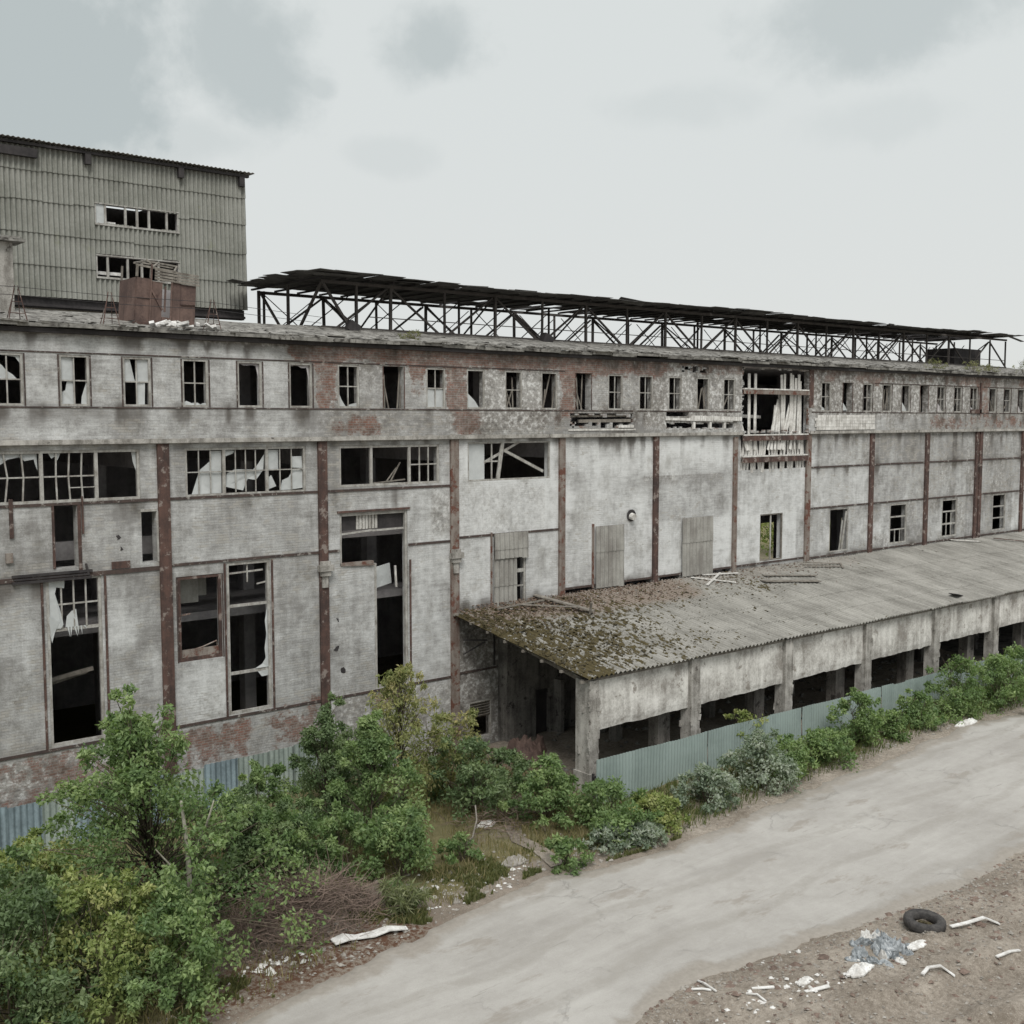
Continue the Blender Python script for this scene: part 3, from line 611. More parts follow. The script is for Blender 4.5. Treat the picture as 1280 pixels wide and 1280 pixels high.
shard([(2.25, 12.3), (2.25, 12.52), (2.6, 12.5), (2.55, 12.4)], .125, w)
shard([(3.86, 11.8), (4.3, 11.8), (4.3, 12.5), (3.86, 12.5)], .125, w); shard([(4.35, 11.05), (4.75, 11.05), (5.25, 11.1), (5.25, 11.75), (4.9, 11.8), (4.7, 11.5), (4.45, 11.4)], .125, w); shard([(4.8, 12.25), (5.25, 12.25), (5.25, 11.82), (4.8, 11.85)], .125, w); shard([(3.87, 11.1), (4.2, 11.2), (4.0, 11.6), (3.87, 11.5)], .125, w)
w = window(WIN[3], 0, (8.17, 9.93), fw=.09); bars(w, 0, 10.0, 11.27, 11.12, 12.52, 3, 2, .05)
m = MB(); m.bar((8.3, .2, 11.14), (9.85, .25, 11.24), .07, .05); m.bar((9.2, .3, 11.15), (9.8, .5, 11.9), .06, .03); m.bar((9.0, .3, 11.15), (9.7, .6, 11.7), .05, .03); m.build('broken_lath', 'wood', w)
w = window(WIN[4], 0, (), fw=.07); bars(w, 0, 13.75, 14.4, 11.12, 12.58, 2, 2, .06)
m = MB(); m.box(12.86, 13.72, .10, .13, 11.12, 12.58); m.build('panel', 'film', w)
m = MB(); m.bar((14.4, .06, 11.12), (14.65, .06, 12.6), .17, .06, (0, 1, 0)); m.bar((14.75, .1, 12.3), (17.0, .16, 11.35), .12, .05, (0, 1, 0)); m.bar((13.7, .12, 11.8), (15.6, .14, 12.62), .1, .05, (0, 1, 0)); m.build('broken_lath', 'frame', w)
# right-hand ground windows above the shed roof
for i, h in enumerate(RW):
    x0, x1, z0, z1 = h; w = window(h, 0, fw=.09 if i > 1 else .06, mat='frame' if i not in (0,) else 'wood')
    if i == 0: bars(w, 0, x0, x1, z0, z1, 2, 1, .09)
    elif i == 1:
        m = MB(); m.bar((x1 - .55, .08, z0), (x1 - .1, .1, z1 - .2), .12, .05, (0, 1, 0)); m.bar((x1 - .7, .12, z0), (x1 - .4, .14, z1 - .7), .08, .05, (0, 1, 0)); m.build('broken_lath', 'frame', w)
    else:
        m = MB(); m.box(x0 + .1, x1 - .1, .08, .12, z0 + 1.55, z0 + 1.64); m.box(x0 + .1, x1 - .1, .08, .12, z0 + .8, z0 + .87); m.build('glazing_bars', 'frame', w)
        if i in (3,): bars(w, 0, x0 + .1, x1 - .1, z0 + .1, z0 + 1.5, 3, 2, .06, .1)
        if i == 2: bars(w, 0, x0 + .1, x1 - .1, z0 + .1, z0 + .8, 3, 1, .05, .1)
# tall windows at the left
w = window((-3.94, -2.2, 3.2, 8.6), 0, fw=.10); m = MB(); m.box(-3.84, -2.3, .07, .12, 6.88, 6.98); m.build('transom', 'frame', w); bars(w, 0, -3.84, -2.3, 6.98, 8.5, 4, 2, .05)
m = MB(); m.box(-4.1, -4.03, -.04, -.003, 3.18, 8.55); m.build('jamb', 'rust', w); m = MB(); m.box(-2.12, -2.05, -.04, -.003, 3.18, 8.55); m.build('jamb', 'rust', w)
shard([(-3.84, 8.5), (-3.35, 8.5), (-3.36, 8.25), (-3.6, 8.3), (-3.66, 8.1), (-3.5, 7.55), (-3.42, 7.1), (-3.5, 6.98), (-3.84, 7.0)], .04, w); shard([(-3.86, 7.4), (-3.55, 7.2), (-3.7, 6.85), (-3.8, 6.55), (-3.85, 6.9)], .02, w)
shard([(-3.35, 7.0), (-2.95, 6.98), (-3.0, 7.55), (-3.15, 7.5), (-3.3, 7.35)], .06, w)
for q in range(6): a = -3.3 + q * .1; shard([(a, 7.0), (a + .06, 7.0), (a + rnd.uniform(-.1, .15), 6.75 + rnd.uniform(-.1, .12))], .03 + q * .004, w)
m = MB(); m.bar((-3.6, 1.2, 5.1), (-2.2, 1.0, 5.35), .12, .12); m.bar((-3.7, 1.4, 4.9), (-2.3, 1.3, 5.2), .1, .1); m.build('fallen_lath', 'wood', w)
w = window((.36, 1.96, 5.33, 8.27), 0, fw=.11, mat='rust', rust=True); m = MB(); m.tube([(.5, .15, 5.6), (1.3, .15, 5.75), (1.8, .15, 5.9), (1.85, .18, 5.65)], [.03] * 4); m.bar((.45, .2, 6.9), (.9, .25, 6.93), .05, .04); m.build('bent_bar', 'rustpale', w)
m = MB(); m.box(.47, 1.85, .11, .15, 5.45, 5.72); m.build('sill_panel', 'rustpale', w)
m = MB(); m.box(.5, 1.5, .9, .95, 7.2, 8.24); m.box(1.52, 1.85, 1.0, 1.05, 7.4, 8.24); m.build('panel', 'shutter', w)
w = window((2.15, 3.82, 3.2, 8.6), 0, fw=.10)
m = MB(); m.box(2.26, 3.71, .07, .12, 7.0, 7.1); m.box(2.26, 3.71, .07, .12, 4.6, 4.71); m.bar((2.98, .1, 8.5), (2.98, .1, 7.85), .05, .03, (0, 1, 0)); m.bar((2.3, .12, 8.2), (3.6, .12, 8.24), .06, .03, (0, 1, 0)); m.bar((3.35, .12, 7.75), (3.7, .12, 7.8), .05, .03, (0, 1, 0)); m.build('glazing_bars', 'frame', w)
m = MB(); m.box(2.04, 2.11, -.04, -.003, 3.18, 8.6); m.build('jamb', 'rust', w); m = MB(); m.box(3.86, 3.93, -.04, -.003, 3.18, 8.6); m.build('jamb', 'rust', w)
shard([(3.72, 6.9), (3.72, 4.72), (3.2, 4.72), (3.5, 4.85), (3.62, 5.05), (3.6, 5.4), (3.66, 5.9), (3.63, 6.4)], .06, w); shard([(3.3, 4.6), (3.72, 4.6), (3.72, 4.4), (3.45, 4.4)], .06, w)
# broken gateway beside it: wide opening above, narrow below
m = MB(); m.box(8.24, 8.36, .03, .16, 3.2, 8.08); m.box(9.70, 9.79, .03, .16, 3.2, 8.4); m.box(8.37, 9.69, .03, .16, 3.2, 3.3); m.box(6.75, 6.83, .04, .16, 8.1, 10.06); m.box(9.70, 9.79, .04, .16, 8.41, 10.06); m.box(6.84, 9.69, .04, .16, 9.96, 10.06)
dw = m.build('door_opening', 'frame', F)
m = MB(); m.box(9.86, 9.93, -.04, -.003, 3.2, 8.1); m.build('jamb', 'rust', dw); m = MB(); m.box(6.62, 9.9, -.05, -.003, 10.09, 10.17); m.build('jamb', 'rust', dw)
m = MB(); m.bar((6.85, .1, 9.28), (8.2, .1, 9.36), .09, .06); m.bar((8.2, .1, 9.34), (9.65, .1, 9.36), .1, .06); m.build('transom', 'frame', dw)
m = MB(); m.box(6.85, 9.68, .2, .24, 9.4, 9.95); m.build('panel', 'darksteel', dw)
m = MB()
for q in range(7): m.box(7.55 + q * .14, 7.66 + q * .14, .16, .18, 9.42, 9.95)
m.build('slats', 'panel', dw)
m = MB(); m.obox((8.9, .5, 7.5), (1.05, .05, .8), Matrix.Rotation(-.1, 3, 'Y') @ Matrix.Rotation(.3, 3, 'Z')); m.build('panel', 'film', dw)
m = MB(); m.obox((9.42, .3, 7.45), (.07, .06, .85), Matrix.Rotation(-.06, 3, 'Y')); m.build('panel_edge', 'board', dw)
m = MB(); m.box(6.75, 8.2, -.03, .15, 8.09, 8.2); m.bar((6.8, -.03, 8.12), (8.2, -.05, 8.05), .06, .05); m.build('sill', 'rustpale', dw)
# small doorways high in the left bay, their landing steel and hangers
m = MB(); m.box(-3.69, -3.615, -.03, .08, 8.9, 10.9); m.box(-2.895, -2.79, -.03, .08, 8.75, 10.9); m.build('door_opening', 'rust', F)
m = MB(); m.box(-.30, -.2, -.02, .08, 8.86, 10.54); m.box(-.85, -.3, -.03, .08, 10.545, 10.63); m.build('door_opening', 'frame', F)
m = MB(); m.box(-4.95, -2.55, -.14, -.04, 8.52, 8.60); m.box(-4.95, -2.5, -.10, -.037, 8.72, 8.80); m.bar((-4.9, -.1, 8.66), (-2.6, -.12, 8.66), .04, .05); m.bar((-2.6, -.09, 8.5), (-2.7, -.09, 9.0), .06, .05, (0, 1, 0)); m.build('landing_steel', 'darksteel', F)
m = MB(); m.box(-1.85, -1.25, -.05, -.003, 8.74, 8.97); m.build('patch', 'rust', F)
for xx, t in ((-4.9, .11), (-2.74, .05)):
    m = MB(); m.box(xx - t / 2, xx + t / 2, -.07, -.01, 9.95, 11.15); m.build('hanger', 'rust', F)
# wall lamp hole, meter box
m = MB(); m.tube([(22.3, -.02, 9.15), (22.3, -.06, 9.15)], [.28, .28], 14); m.build('vent_ring', 'darksteel', F)
m = MB(); m.tube([(22.27, -.07, 9.12), (22.27, -.25, 9.08)], [.17, .15], 12); m.build('vent_stub', 'board', F)
m = MB(); m.box(-5.1, -4.9, -.1, -.003, 9.2, 9.5); m.build('meter_box', 'rustpale', F)
for q, (hx, hz) in enumerate(((6.55, 5.0), (6.8, 4.1), (6.6, 6.1), (-1.6, 9.75), (-1.5, 9.4))):
    m = MB(); m.tube([(hx, .03, hz), (hx, -.012, hz)], [.10, .11 if q < 2 else .06], 6 + q % 2); m.v = [(v[0] + rnd.uniform(-.05, .05), v[1], v[2] + rnd.uniform(-.05, .06)) for v in m.v]; m.build('wall_hole', 'darksteel', F)  # dark plugs on the wall face stand in for the shade inside holes
# corrugated closures
def shutter(x0, x1, z0, z1, y, split, parent=F):
    o = wave_sheet((x0, y, z0), (1, 0, 0), (0, 0, 1), (0, -1, 0), x1 - x0, [0, split, z1 - z0], .25, .035, None, .01, .03, 2, 3)
    return solid(o.build('corrugated_shutter', 'shutter', parent), .008)
shutter(19.95, 21.83, 5.95, 8.79, -.07, 1.75); shutter(25.77, 28.04, 5.95, 8.83, -.07, 1.75)
s_ = shutter(14.05, 15.3, 5.7, 7.9, -.07, 1.0); shutter(14.05, 15.95, 7.75, 8.85, -.12, .5)
m = MB(); m.box(15.28, 15.36, .02, .1, 5.8, 8.6); m.box(15.80, 15.89, .02, .1, 5.8, 8.78); m.box(15.37, 15.79, .02, .1, 7.1, 7.25); m.box(15.37, 15.79, .03, .09, 6.5, 6.55); m.build('window', 'frame', F)
m = MB(); m.box(19.8, 19.92, -.05, -.003, 6.0, 8.9); m.build('jamb', 'rustpale', F); m = MB(); m.box(13.95, 14.03, -.05, -.003, 5.8, 8.9); m.build('jamb', 'rustpale', F)
# fallen parapet: beams inside the holes
m = MB(); m.bar((18.5, .05, 13.72), (22.2, .02, 13.75), .12, .10); m.bar((18.9, -.05, 13.50), (22.1, -.08, 13.53), .1, .14); m.build('fallen_beam', 'wood', F)
m = MB(); m.box(21.3, 22.25, -.2, .05, 13.2, 13.32); m.box(18.2, 22.4, -.16, -.131, 13.08, 13.16); m.build('fallen_lintel', 'board', F)
m = MB(); m.bar((26.2, -.17, 13.66), (30.0, -.20, 13.60), .06, .2); m.bar((24.4, -.17, 13.6), (29.3, -.18, 13.52), .05, .12)
for xx in (26.4, 27.6, 28.7): m.box(xx, xx + .14, -.17, -.05, 13.12, 13.45)
m.build('white_boarding', 'board', F)
m = MB()
for q in range(5): m.obox((39.15 + rnd.gauss(0, .08), -.165 - q * .004, 13.08 + q * .165), (5.7 + rnd.uniform(-.2, .1), .03, .155), Matrix.Rotation(rnd.gauss(0, .004), 3, 'Y'))
m.build('white_boarding', 'board', F)
m = MB(); m.box(54.0, 54.2, -.2, -.131, 13.9, 15.9); m.box(52.9, 54.2, -.2, -.131, 13.95, 14.2); m.build('rusty_bracket', 'rust', F)
# collapsed bay: three channels across it
for z, h, mt in ((14.97, .22, 'rustpale'), (12.62, .26, 'rust'), (11.52, .28, 'rust')):
    m = MB(); m.box(30.15, 35.7, -.2, -.17, z - h / 2, z + h / 2); m.box(30.15, 35.7, -.168, -.08, z + h / 2 - .025, z + h / 2); m.box(30.15, 35.7, -.168, -.08, z - h / 2, z - h / 2 + .025)
    o = m.build('channel_beam', mt, F)
    m = MB(); m.box(30.2, 35.65, -.215, -.05, z + h / 2 + .002, z + h / 2 + .07); m.build('beam_board', 'board', o)
m = MB(); m.bar((31.5, 1.0, 13.75), (33.3, 1.2, 13.7), .08, .16); m.build('fallen_beam', 'board', F)
m = MB(); m.box(35.74, 36.12, -.16, -.131, 14.2, 16.2); m.build('post_stub', 'rust', F)
# a window with louvres, under the shed roof
w = window((12.79, 14.0, .3, 1.92), 0, fw=.08); m = MB()
for q in range(6): m.obox((13.4, .02, 1.25 + q * .11), (1.05, .02, .1), Matrix.Rotation(.6, 3, 'X'))
m.build('louvres', 'wood', w)
m = MB(); m.box(14.1, 14.16, -.06, -.003, 3.3, 5.2); m.bar((12.4, -.15, 4.6), (13.3, -.6, 4.55), .06, .06); m.bar((12.4, -.15, 4.0), (13.2, -.6, 4.5), .05, .05); m.build('pipe_bracket', 'darksteel', F)

# ---------------- timber boards standing in the collapsed bay
def boardthing(a, b, w, t, label, group):
    mid = [(a[i] + b[i]) / 2 for i in range(3)]; m = MB(); A = [a[i] - mid[i] for i in range(3)]; B = [b[i] - mid[i] for i in range(3)]
    m.bar(A, B, w, t, (0, 1, 0)); o = m.build('timber_board', 'board'); o.location = mid
    return tag(o, label, 'board', group)
for x, dx, z1 in ((30.95, .1, 15.9), (31.45, .12, 15.9), (33.62, -.05, 15.9), (33.88, .15, 15.95), (34.45, .1, 16.0), (34.62, .1, 15.92), (34.85, .15, 15.75), (35.15, .1, 15.95), (35.28, .0, 15.6)):
    boardthing((x - dx, -.02 + rnd.uniform(0, .1), 12.0), (x, .08 + rnd.uniform(0, .05), z1), rnd.uniform(.12, .2), .035, 'tall white board standing upright behind the top beam of the collapsed bay', 'boards in the collapsed bay')
for x, x2, z1 in ((30.7, 30.15, 14.3), (30.6, 30.2, 13.8), (32.3, 33.5, 14.6), (32.6, 33.3, 14.3), (32.9, 33.6, 14.6), (33.2, 33.7, 14.9), (33.3, 34.6, 14.75), (33.5, 34.9, 14.9), (33.6, 34.5, 13.9), (34.2, 34.9, 14.0), (34.6, 34.9, 14.7), (35.0, 35.35, 13.9)):
    boardthing((x, -.1, 12.0), (x2, .16 + rnd.uniform(0, .12), z1), rnd.uniform(.13, .2), .035, 'white board leaning slantwise in the middle of the collapsed bay', 'boards in the collapsed bay')
x = 30.25
while x < 35.6:
    w = rnd.uniform(.12, .22); a = rnd.gauss(0, .1)
    if rnd.random() < .88: boardthing((x + a, .0 + rnd.uniform(0, .07), 10.85), (x - a, .0 + rnd.uniform(0, .07), 12.75 - rnd.uniform(0, .3) * (rnd.random() < .3)), w, .03, 'short pale board behind the two lower beams of the collapsed bay', 'boards in the collapsed bay')
    x += w + rnd.uniform(.01, .13)

# ================================================================== ROOF LANTERN
R = thing('roof_lantern', (39, 8.8, 17.45), 'long skeletal steel roof lantern with ragged dark sheeting on top of the factory', 'roof lantern')
YF, YB, ZB, ZT = 6.0, 11.7, 17.3, 19.5
posts = [12.9 + 6.0 * k for k in range(10)]
def lbar(name, a, b, w, m='truss'): mb = MB(); w = w if w < .05 else w * .78; mb.bar(a, b, w, w, (0, 1, 0)); return mb.build(name, m, R)
for y in (YF, YB):
    lbar('chord', (9.6, y, ZT - .08), (69.6, y, ZT + .1), .17); lbar('chord', (9.6, y, ZB + .22), (69.6, y, ZB + .22), .10); lbar('rail', (12, y + .02, ZB + .75), (69.6, y + .02, ZB + .75), .05)
    xs_ = sorted([9.9 if y == YB else 11.35] + [13.1 + 6 * k for k in range(10)] + [16.1 + 6 * k for k in range(9)] + [69.5])
    for x in xs_: lbar('post', (x, y, ZB), (x + rnd.gauss(0, .02), y, ZT), .15 if abs((x - 13.1) % 6) < .1 else .12)
    for k in range(11):
        x = 13.1 + 6 * (k - 1)
        if x > 8: lbar('brace', (x + .1, y + .08, ZT - .15), (x + 2.8, y + .08, ZB + .15), .11)
        if x + 6 < 70: lbar('brace', (x + 5.9, y + .08, ZT - .15), (x + 3.2, y + .08, ZB + .15), .11)
    if y == YF: lbar('brace', (9.65, y, ZT - .1), (11.1, y, ZB + .1), .13)
for k in range(0, 20):
    x = 9.9 + 3.1 * k; lbar('rod', (x + .2, 8.85, ZB), (x + 2.9, 8.85, ZT - .2), .04)
    lbar('rod', (x, YB - .1, ZT - .2), (x + 2.6, YB - .1, ZB), .035); lbar('rod', (x + 2.6, YB - .15, ZT - .2), (x, YB - .15, ZB), .035)
lbar('post', (9.62, YB - .05, ZB), (9.62, YB - .05, ZT), .15); lbar('post', (9.62, 8.9, ZB), (9.62, 8.9, ZT), .14); lbar('brace', (9.63, YB - .2, ZT - .1), (9.63, 9.2, ZB), .12); lbar('brace', (9.63, YF, ZT - .1), (9.63, 8.2, ZB), .13); lbar('chord', (9.62, YF, ZT), (9.62, YB, ZT), .12)
for k in range(10):
    x = 13.1 + 6 * k; lbar('tie', (x, YF + .1, ZT - .1), (x, YB - .1, ZT - .1), .12); lbar('tie', (x, YF + .1, ZT - .12), (x, 8.85, ZB + .2), .08); lbar('tie', (x, YB - .1, ZT - .12), (x, 8.85, ZB + .2), .08)
    lbar('post', (x, 8.85, ZB), (x, 8.85, ZT), .11)
dk = MB(); r_ = random.Random(8)
for i in range(61):
    for j in range(5):
        x = 9.2 + i * 1.0; y = YF - .5 + j * 1.35; px = .02
        hole = (19.5 < x < 29 and j >= 3 and r_.random() < .5) or (29 < x < 60 and r_.random() < .05 and j > 1) or (59 < x < 68 and j > 1 and r_.random() < .55)
        if hole or (j == 0 and r_.random() < .10 and i > 3): continue
        big = 1 if 0 < j < 4 and 0 < i < 60 else 1.6
        z = ZT + .13 + .0035 * (x - 9) + (.05 * math.sin(x * .21) + .03 * math.sin(x * .5 + 2)) + r_.gauss(0, .008) + (.03 if i in (0, 1, 2) and j < 3 else 0)
        dk.obox((x + r_.gauss(0, .05) * big, y + r_.gauss(0, .06) * big, z), (1.2, 1.75, .018), Matrix.Rotation(r_.gauss(0, .01) * big, 3, 'X') @ Matrix.Rotation(r_.gauss(0, .012) * big, 3, 'Y') @ Matrix.Rotation(r_.gauss(0, .025) * big, 3, 'Z'))
for q in range(26):
    x = r_.uniform(9.5, 69); dk.obox((x, YF - .75 + r_.gauss(0, .1), ZT + .12 + .0035 * (x - 9)), (r_.uniform(.5, 2.4), .35, .02), Matrix.Rotation(r_.gauss(0, .025), 3, 'Y') @ Matrix.Rotation(r_.gauss(-.2, .25), 3, 'X'))
dk.obox((70.6, YF - .2, ZT + .25), (2.4, .3, .03), Matrix.Rotation(.14, 3, 'Y'))
for q in range(7): dk.obox((8.9 + r_.uniform(-.4, .2), YF + q * .85, ZT + .22 + r_.uniform(-.05, .05)), (1.3, .8, .02), Matrix.Rotation(r_.gauss(0, .08), 3, 'Y') @ Matrix.Rotation(r_.gauss(0, .2), 3, 'Z'))
dk.build('roof_sheeting', 'deck', R)
m = MB()
for k in range(int(60 / 1.2)): m.box(9.4 + k * 1.2, 9.5 + k * 1.2, YF - .4, YB + .3, ZT + .02 + .0035 * k * 1.2, ZT + .1 + .0035 * k * 1.2)
m.build('purlins', 'darksteel', R)
m = MB(); m.box(62.5, 66.3, YF + .3, YF + 2.6, ZB, 18.75); lt = m.build('machine_housing', 'darksteel', R)
m = MB(); m.obox((11.0, YF - .2, ZB + .22), (.5, .4, .45), Matrix.Rotation(.5, 3, 'Y')); m.obox((22.2, YF - .2, ZB + .2), (.6, .4, .5), Matrix.Rotation(.4, 3, 'Y')); m.build('foot_block', 'darksteel', R)

# ================================================================== CORRUGATED BUILDING BEHIND
U = thing('cladded_building', (-2, 18, 16.5), 'tall grey corrugated building with strip windows rising behind the factory roof', 'building')
uo = [(2.33, 5.95, 21.82, 22.62), (2.26, 5.95, 19.6, 20.47), (4.02, 4.45, 18.75, 19.6)]
def uskip(u, v, k):
    x = -15 + u; z = 18.6 + v
    return any(h[0] < x < h[1] and h[2] < z < h[3] for h in uo)
CLV = sorted(set([0, 1.0, 1.35, 1.87, 2.65, 3.22, 3.95, 4.02, 5.15, 6.2]))
c = wave_sheet((-15, 12, 18.6), (1, 0, 0), (0, 0, 1), (0, -1, 0), 24.2, [0, 1.35, 2.65, 3.95, 5.15, 6.2], .21, .055, uskip, .02, .05, 8, 3, 8)
solid(c.build('cladding', 'clad', U), .01)
m = MB()
for x0, x1, z0, z1 in [(-15, 9.15, 22.63, 24.75), (-15, 2.32, 18.62, 22.62), (5.96, 9.15, 18.62, 22.62), (2.33, 5.95, 20.48, 21.81), (2.33, 4.0, 18.62, 19.58), (4.47, 5.95, 18.62, 19.58)]: m.box(x0 + .001, x1 - .001, 12.05, 12.3, z0 + .001, z1)
m.box(-15, -14.8, 12.31, 24, 18.62, 24.7); m.box(8.95, 9.15, 12.31, 24, 18.62, 24.7); m.box(-14.79, 8.94, 23.8, 24, 18.62, 24.7); m.box(-14.79, 8.94, 12.31, 23.79, 18.62, 18.8)
m.build('wall', 'inside', U)
for z0, z1, ms in ((21.82, 22.62, (2.72, 3.59, 4.1, 4.62, 5.42)), (19.6, 20.47, (2.77, 3.63, 4.25, 5.0))):
    m = MB(); m.box(2.27, 5.98, 11.9, 12.04, z0 - .08, z0); m.box(2.27, 5.98, 11.92, 12.04, z1, z1 + .05)
    for x in ms: m.box(x - .045, x + .045, 11.95, 12.03, z0 + .001, z1 - .001)
    m.box(5.9, 5.98, 11.95, 12.03, z0 + .001, z1 - .001); m.box(2.27, 2.33, 11.95, 12.03, z0 + .001, z1 - .001)
    w = m.build('window', 'frame', U)
    if z0 > 21: p = MB(); p.box(2.34, 2.67, 11.98, 12.01, z0 + .002, z1 - .002); p.build('panel', 'film', w); p = MB(); p.box(2.78, 3.2, 12.1, 12.2, z0, z0 + .12); p.build('fallen_lath', 'foam', w)
    else: p = MB(); p.box(2.35, 3.5, 12.2, 12.3, z0 + .12, z0 + .25); p.build('fallen_lath', 'foam', w)
rs = wave_sheet((-15.4, 11.6, 24.76), (1, 0, 0), (0, 1, .02), (0, 0, 1), 24.9, [0, 4, 8, 13], .2, .02, None, .03, .02, 1, 5)
solid(rs.build('roof', 'shutter', U), .012)
m = MB(); m.box(-15.2, 9.3, 11.75, 11.95, 24.58, 24.68); m.box(-15, -.05, 11.7, 11.95, 24.1, 24.45)
for x in (2.0, 6.05, 8.95): m.box(x - .12, x + .12, 11.72, 11.93, 24.15, 24.57)
m.build('eave_beam', 'darksteel', U)
m = MB(); m.box(-15, 9.1, 12.1, 12.4, 18.15, 18.59); m.box(-15, 9.1, 11.98, 12.09, 18.2, 18.3); m.build('sill_beam', 'darksteel', U)
m = MB(); m.box(-15, 8.05, 12.5, 12.8, 16.2, 18.14); m.box(7.75, 8.05, 12.81, 23.5, 16.2, 18.14); m.build('base_wall', 'panel', U)
m = MB(); m.box(.3, 2.3, 12.4, 12.49, 17.2, 17.95); m.build('opening', 'inside', U)

# ================================================================== LEAN-TO SHED
S = thing('lean_to_shed', (45, -4, 0), 'low open fronted shed with mossy corrugated roof and plaster panels along the factory', 'shed')
XS, XE = 11.95, 84.0; YE = -7.92; ZE = 4.36; ZW = 5.86
sl = math.hypot(YE - .0, ZW - ZE); vdir = np.array([0, -YE, ZW - ZE]) / sl; ndir = np.array([0, -(ZW - ZE), -YE]) / sl
def sagf(u, v):
    return -.22 * np.exp(-u / 3.0) * (v / sl) - .05 * fbm(u * .35, v * .4, 81) + .02 * np.sin(u * 1.05)
rs = wave_sheet((XS, YE, ZE + .06), (1, 0, 0), vdir, ndir, XE - XS, [0, 1.75, 3.5, 5.3, sl], .24, .045, None, .035, .03, 3, 7, 6, sagf)
a = np.array(rs.v); x, y = a[:, 0], a[:, 1]
moss = 1.0 * (1 - sst(12.2, 24, x + .5 * (y + 3))) * (1 - .5 * sst(-6, -7.4, y)) + .42 * boxm(x, y, 17, 30, -3.6, .5, 1.2) + .25 * boxm(x, y, 28, 40, -3, .3, 1.0) + .85 * boxm(x, y, 12, 13.4, -8, -6.6, .3) + .9 * (1 - sst(12.0, 12.7, x))
moss += .12 * boxm(x, y, 12, 60, -8, -7, .3)
warm = boxm(x, y, 16.8, 25, -2.4, .5, .9) * .9 + boxm(x, y, 11, 17.5, -1.9, .5, .6) + .3 * boxm(x, y, 25, 40, -1.5, .5, .8)
solid(rs.build('roof', 'leanroof', S, False, {'moss': np.clip(moss, 0, 1.2), 'warm': np.clip(warm, 0, 1)}), .012)
m = MB()
for t in np.linspace(.04, .98, 8):
    y = YE * (1 - t); z = ZE + (ZW - ZE) * t - .12; m.box(XS - .03, XE, y - .05, y + .05, z - .07, z + .02)
m.build('purlins', 'wood', S)
px_ = [12.48] + [17.98 + 6.0 * k for k in range(12)]
for k, x in enumerate(px_):
    w = .22 if k == 0 else .25
    m = MB(); zt = 4.25 + .06 * rnd.random()
    m.box(x - w, x + w, -7.74, -7.0 if k == 0 else -7.2, -.2, zt)
    if k == 0: m.box(x - w - .06, x + .05, -7.80, -6.95, -.2, .9); m.box(x + .06, x + w + .01, -7.78, -6.9, -.2, .55)
    pm_ = MB(); pr = random.Random(k)          # spalled corners: broken lumps of the old render still on the pillar
    for q in range(46 if k == 0 else 22):
        zz = pr.uniform(.1, zt - .15); sx = pr.choice((-1, 1)); hh = pr.uniform(.08, .32)
        m.obox((x + sx * (w - pr.uniform(-.015, .05)), pr.choice((-7.735, -7.735, pr.uniform(-7.7, -7.1))), zz), (pr.uniform(.05, .16), pr.uniform(.03, .07), hh), Matrix.Rotation(pr.gauss(0, .15), 3, 'Y') @ Matrix.Rotation(pr.gauss(0, .2), 3, 'Z'))
    m.build('pillar', 'concrete', S)
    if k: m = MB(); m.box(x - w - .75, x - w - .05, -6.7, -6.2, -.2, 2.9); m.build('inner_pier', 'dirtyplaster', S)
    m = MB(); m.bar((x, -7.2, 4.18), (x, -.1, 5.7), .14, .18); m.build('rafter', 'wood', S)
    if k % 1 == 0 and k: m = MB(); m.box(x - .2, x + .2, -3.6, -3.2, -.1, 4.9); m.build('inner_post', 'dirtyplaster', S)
for k, x in enumerate(px_[:-1]):
    xa = x + (.22 if k == 0 else .25) + .004; xb = px_[k + 1] - .254; zb = 2.38 + .03 * k if k < 6 else 2.5
    n = 26; m = MB(); v = []
    for i in range(n + 1):
        xx = xa + (xb - xa) * i / n; zl = zb + .07 * (fbm(xx * .9, k, 91) - .5) + (.09 * (fbm(xx * 4, k, 92) - .5))
        v.append((xx, zl))
    lev = [0, .12, 1]
    for yy in (-7.56, -7.34):
        for xx, zl in v: m.v += [(xx, yy, zl), (xx, yy - (.03 if yy < -7.5 else 0), zl + .25), (xx, yy, 4.33)]
    W = 3; N = (n + 1) * 3
    for i in range(n):
        for j in range(2):
            a0 = i * W + j; m.f.append((a0, a0 + W, a0 + W + 1, a0 + 1)); m.f.append((N + a0 + 1, N + a0 + W + 1, N + a0 + W, N + a0))
        m.f.append((i * W, N + i * W, N + (i + 1) * W, (i + 1) * W)); m.f.append((i * W + 2, (i + 1) * W + 2, N + (i + 1) * W + 2, N + i * W + 2))
    for i in (0, n): a0 = i * W; q = [a0, a0 + 1, a0 + 2, N + a0 + 2, N + a0 + 1, N + a0]; m.f.append(tuple(q if i else q[::-1]))
    o = m.build('wall_panel', 'panel', S)
    m = MB(); m.box(xa, xb, -7.33, -7.1, 4.1, 4.34); m.build('eave_beam', 'wood', o)
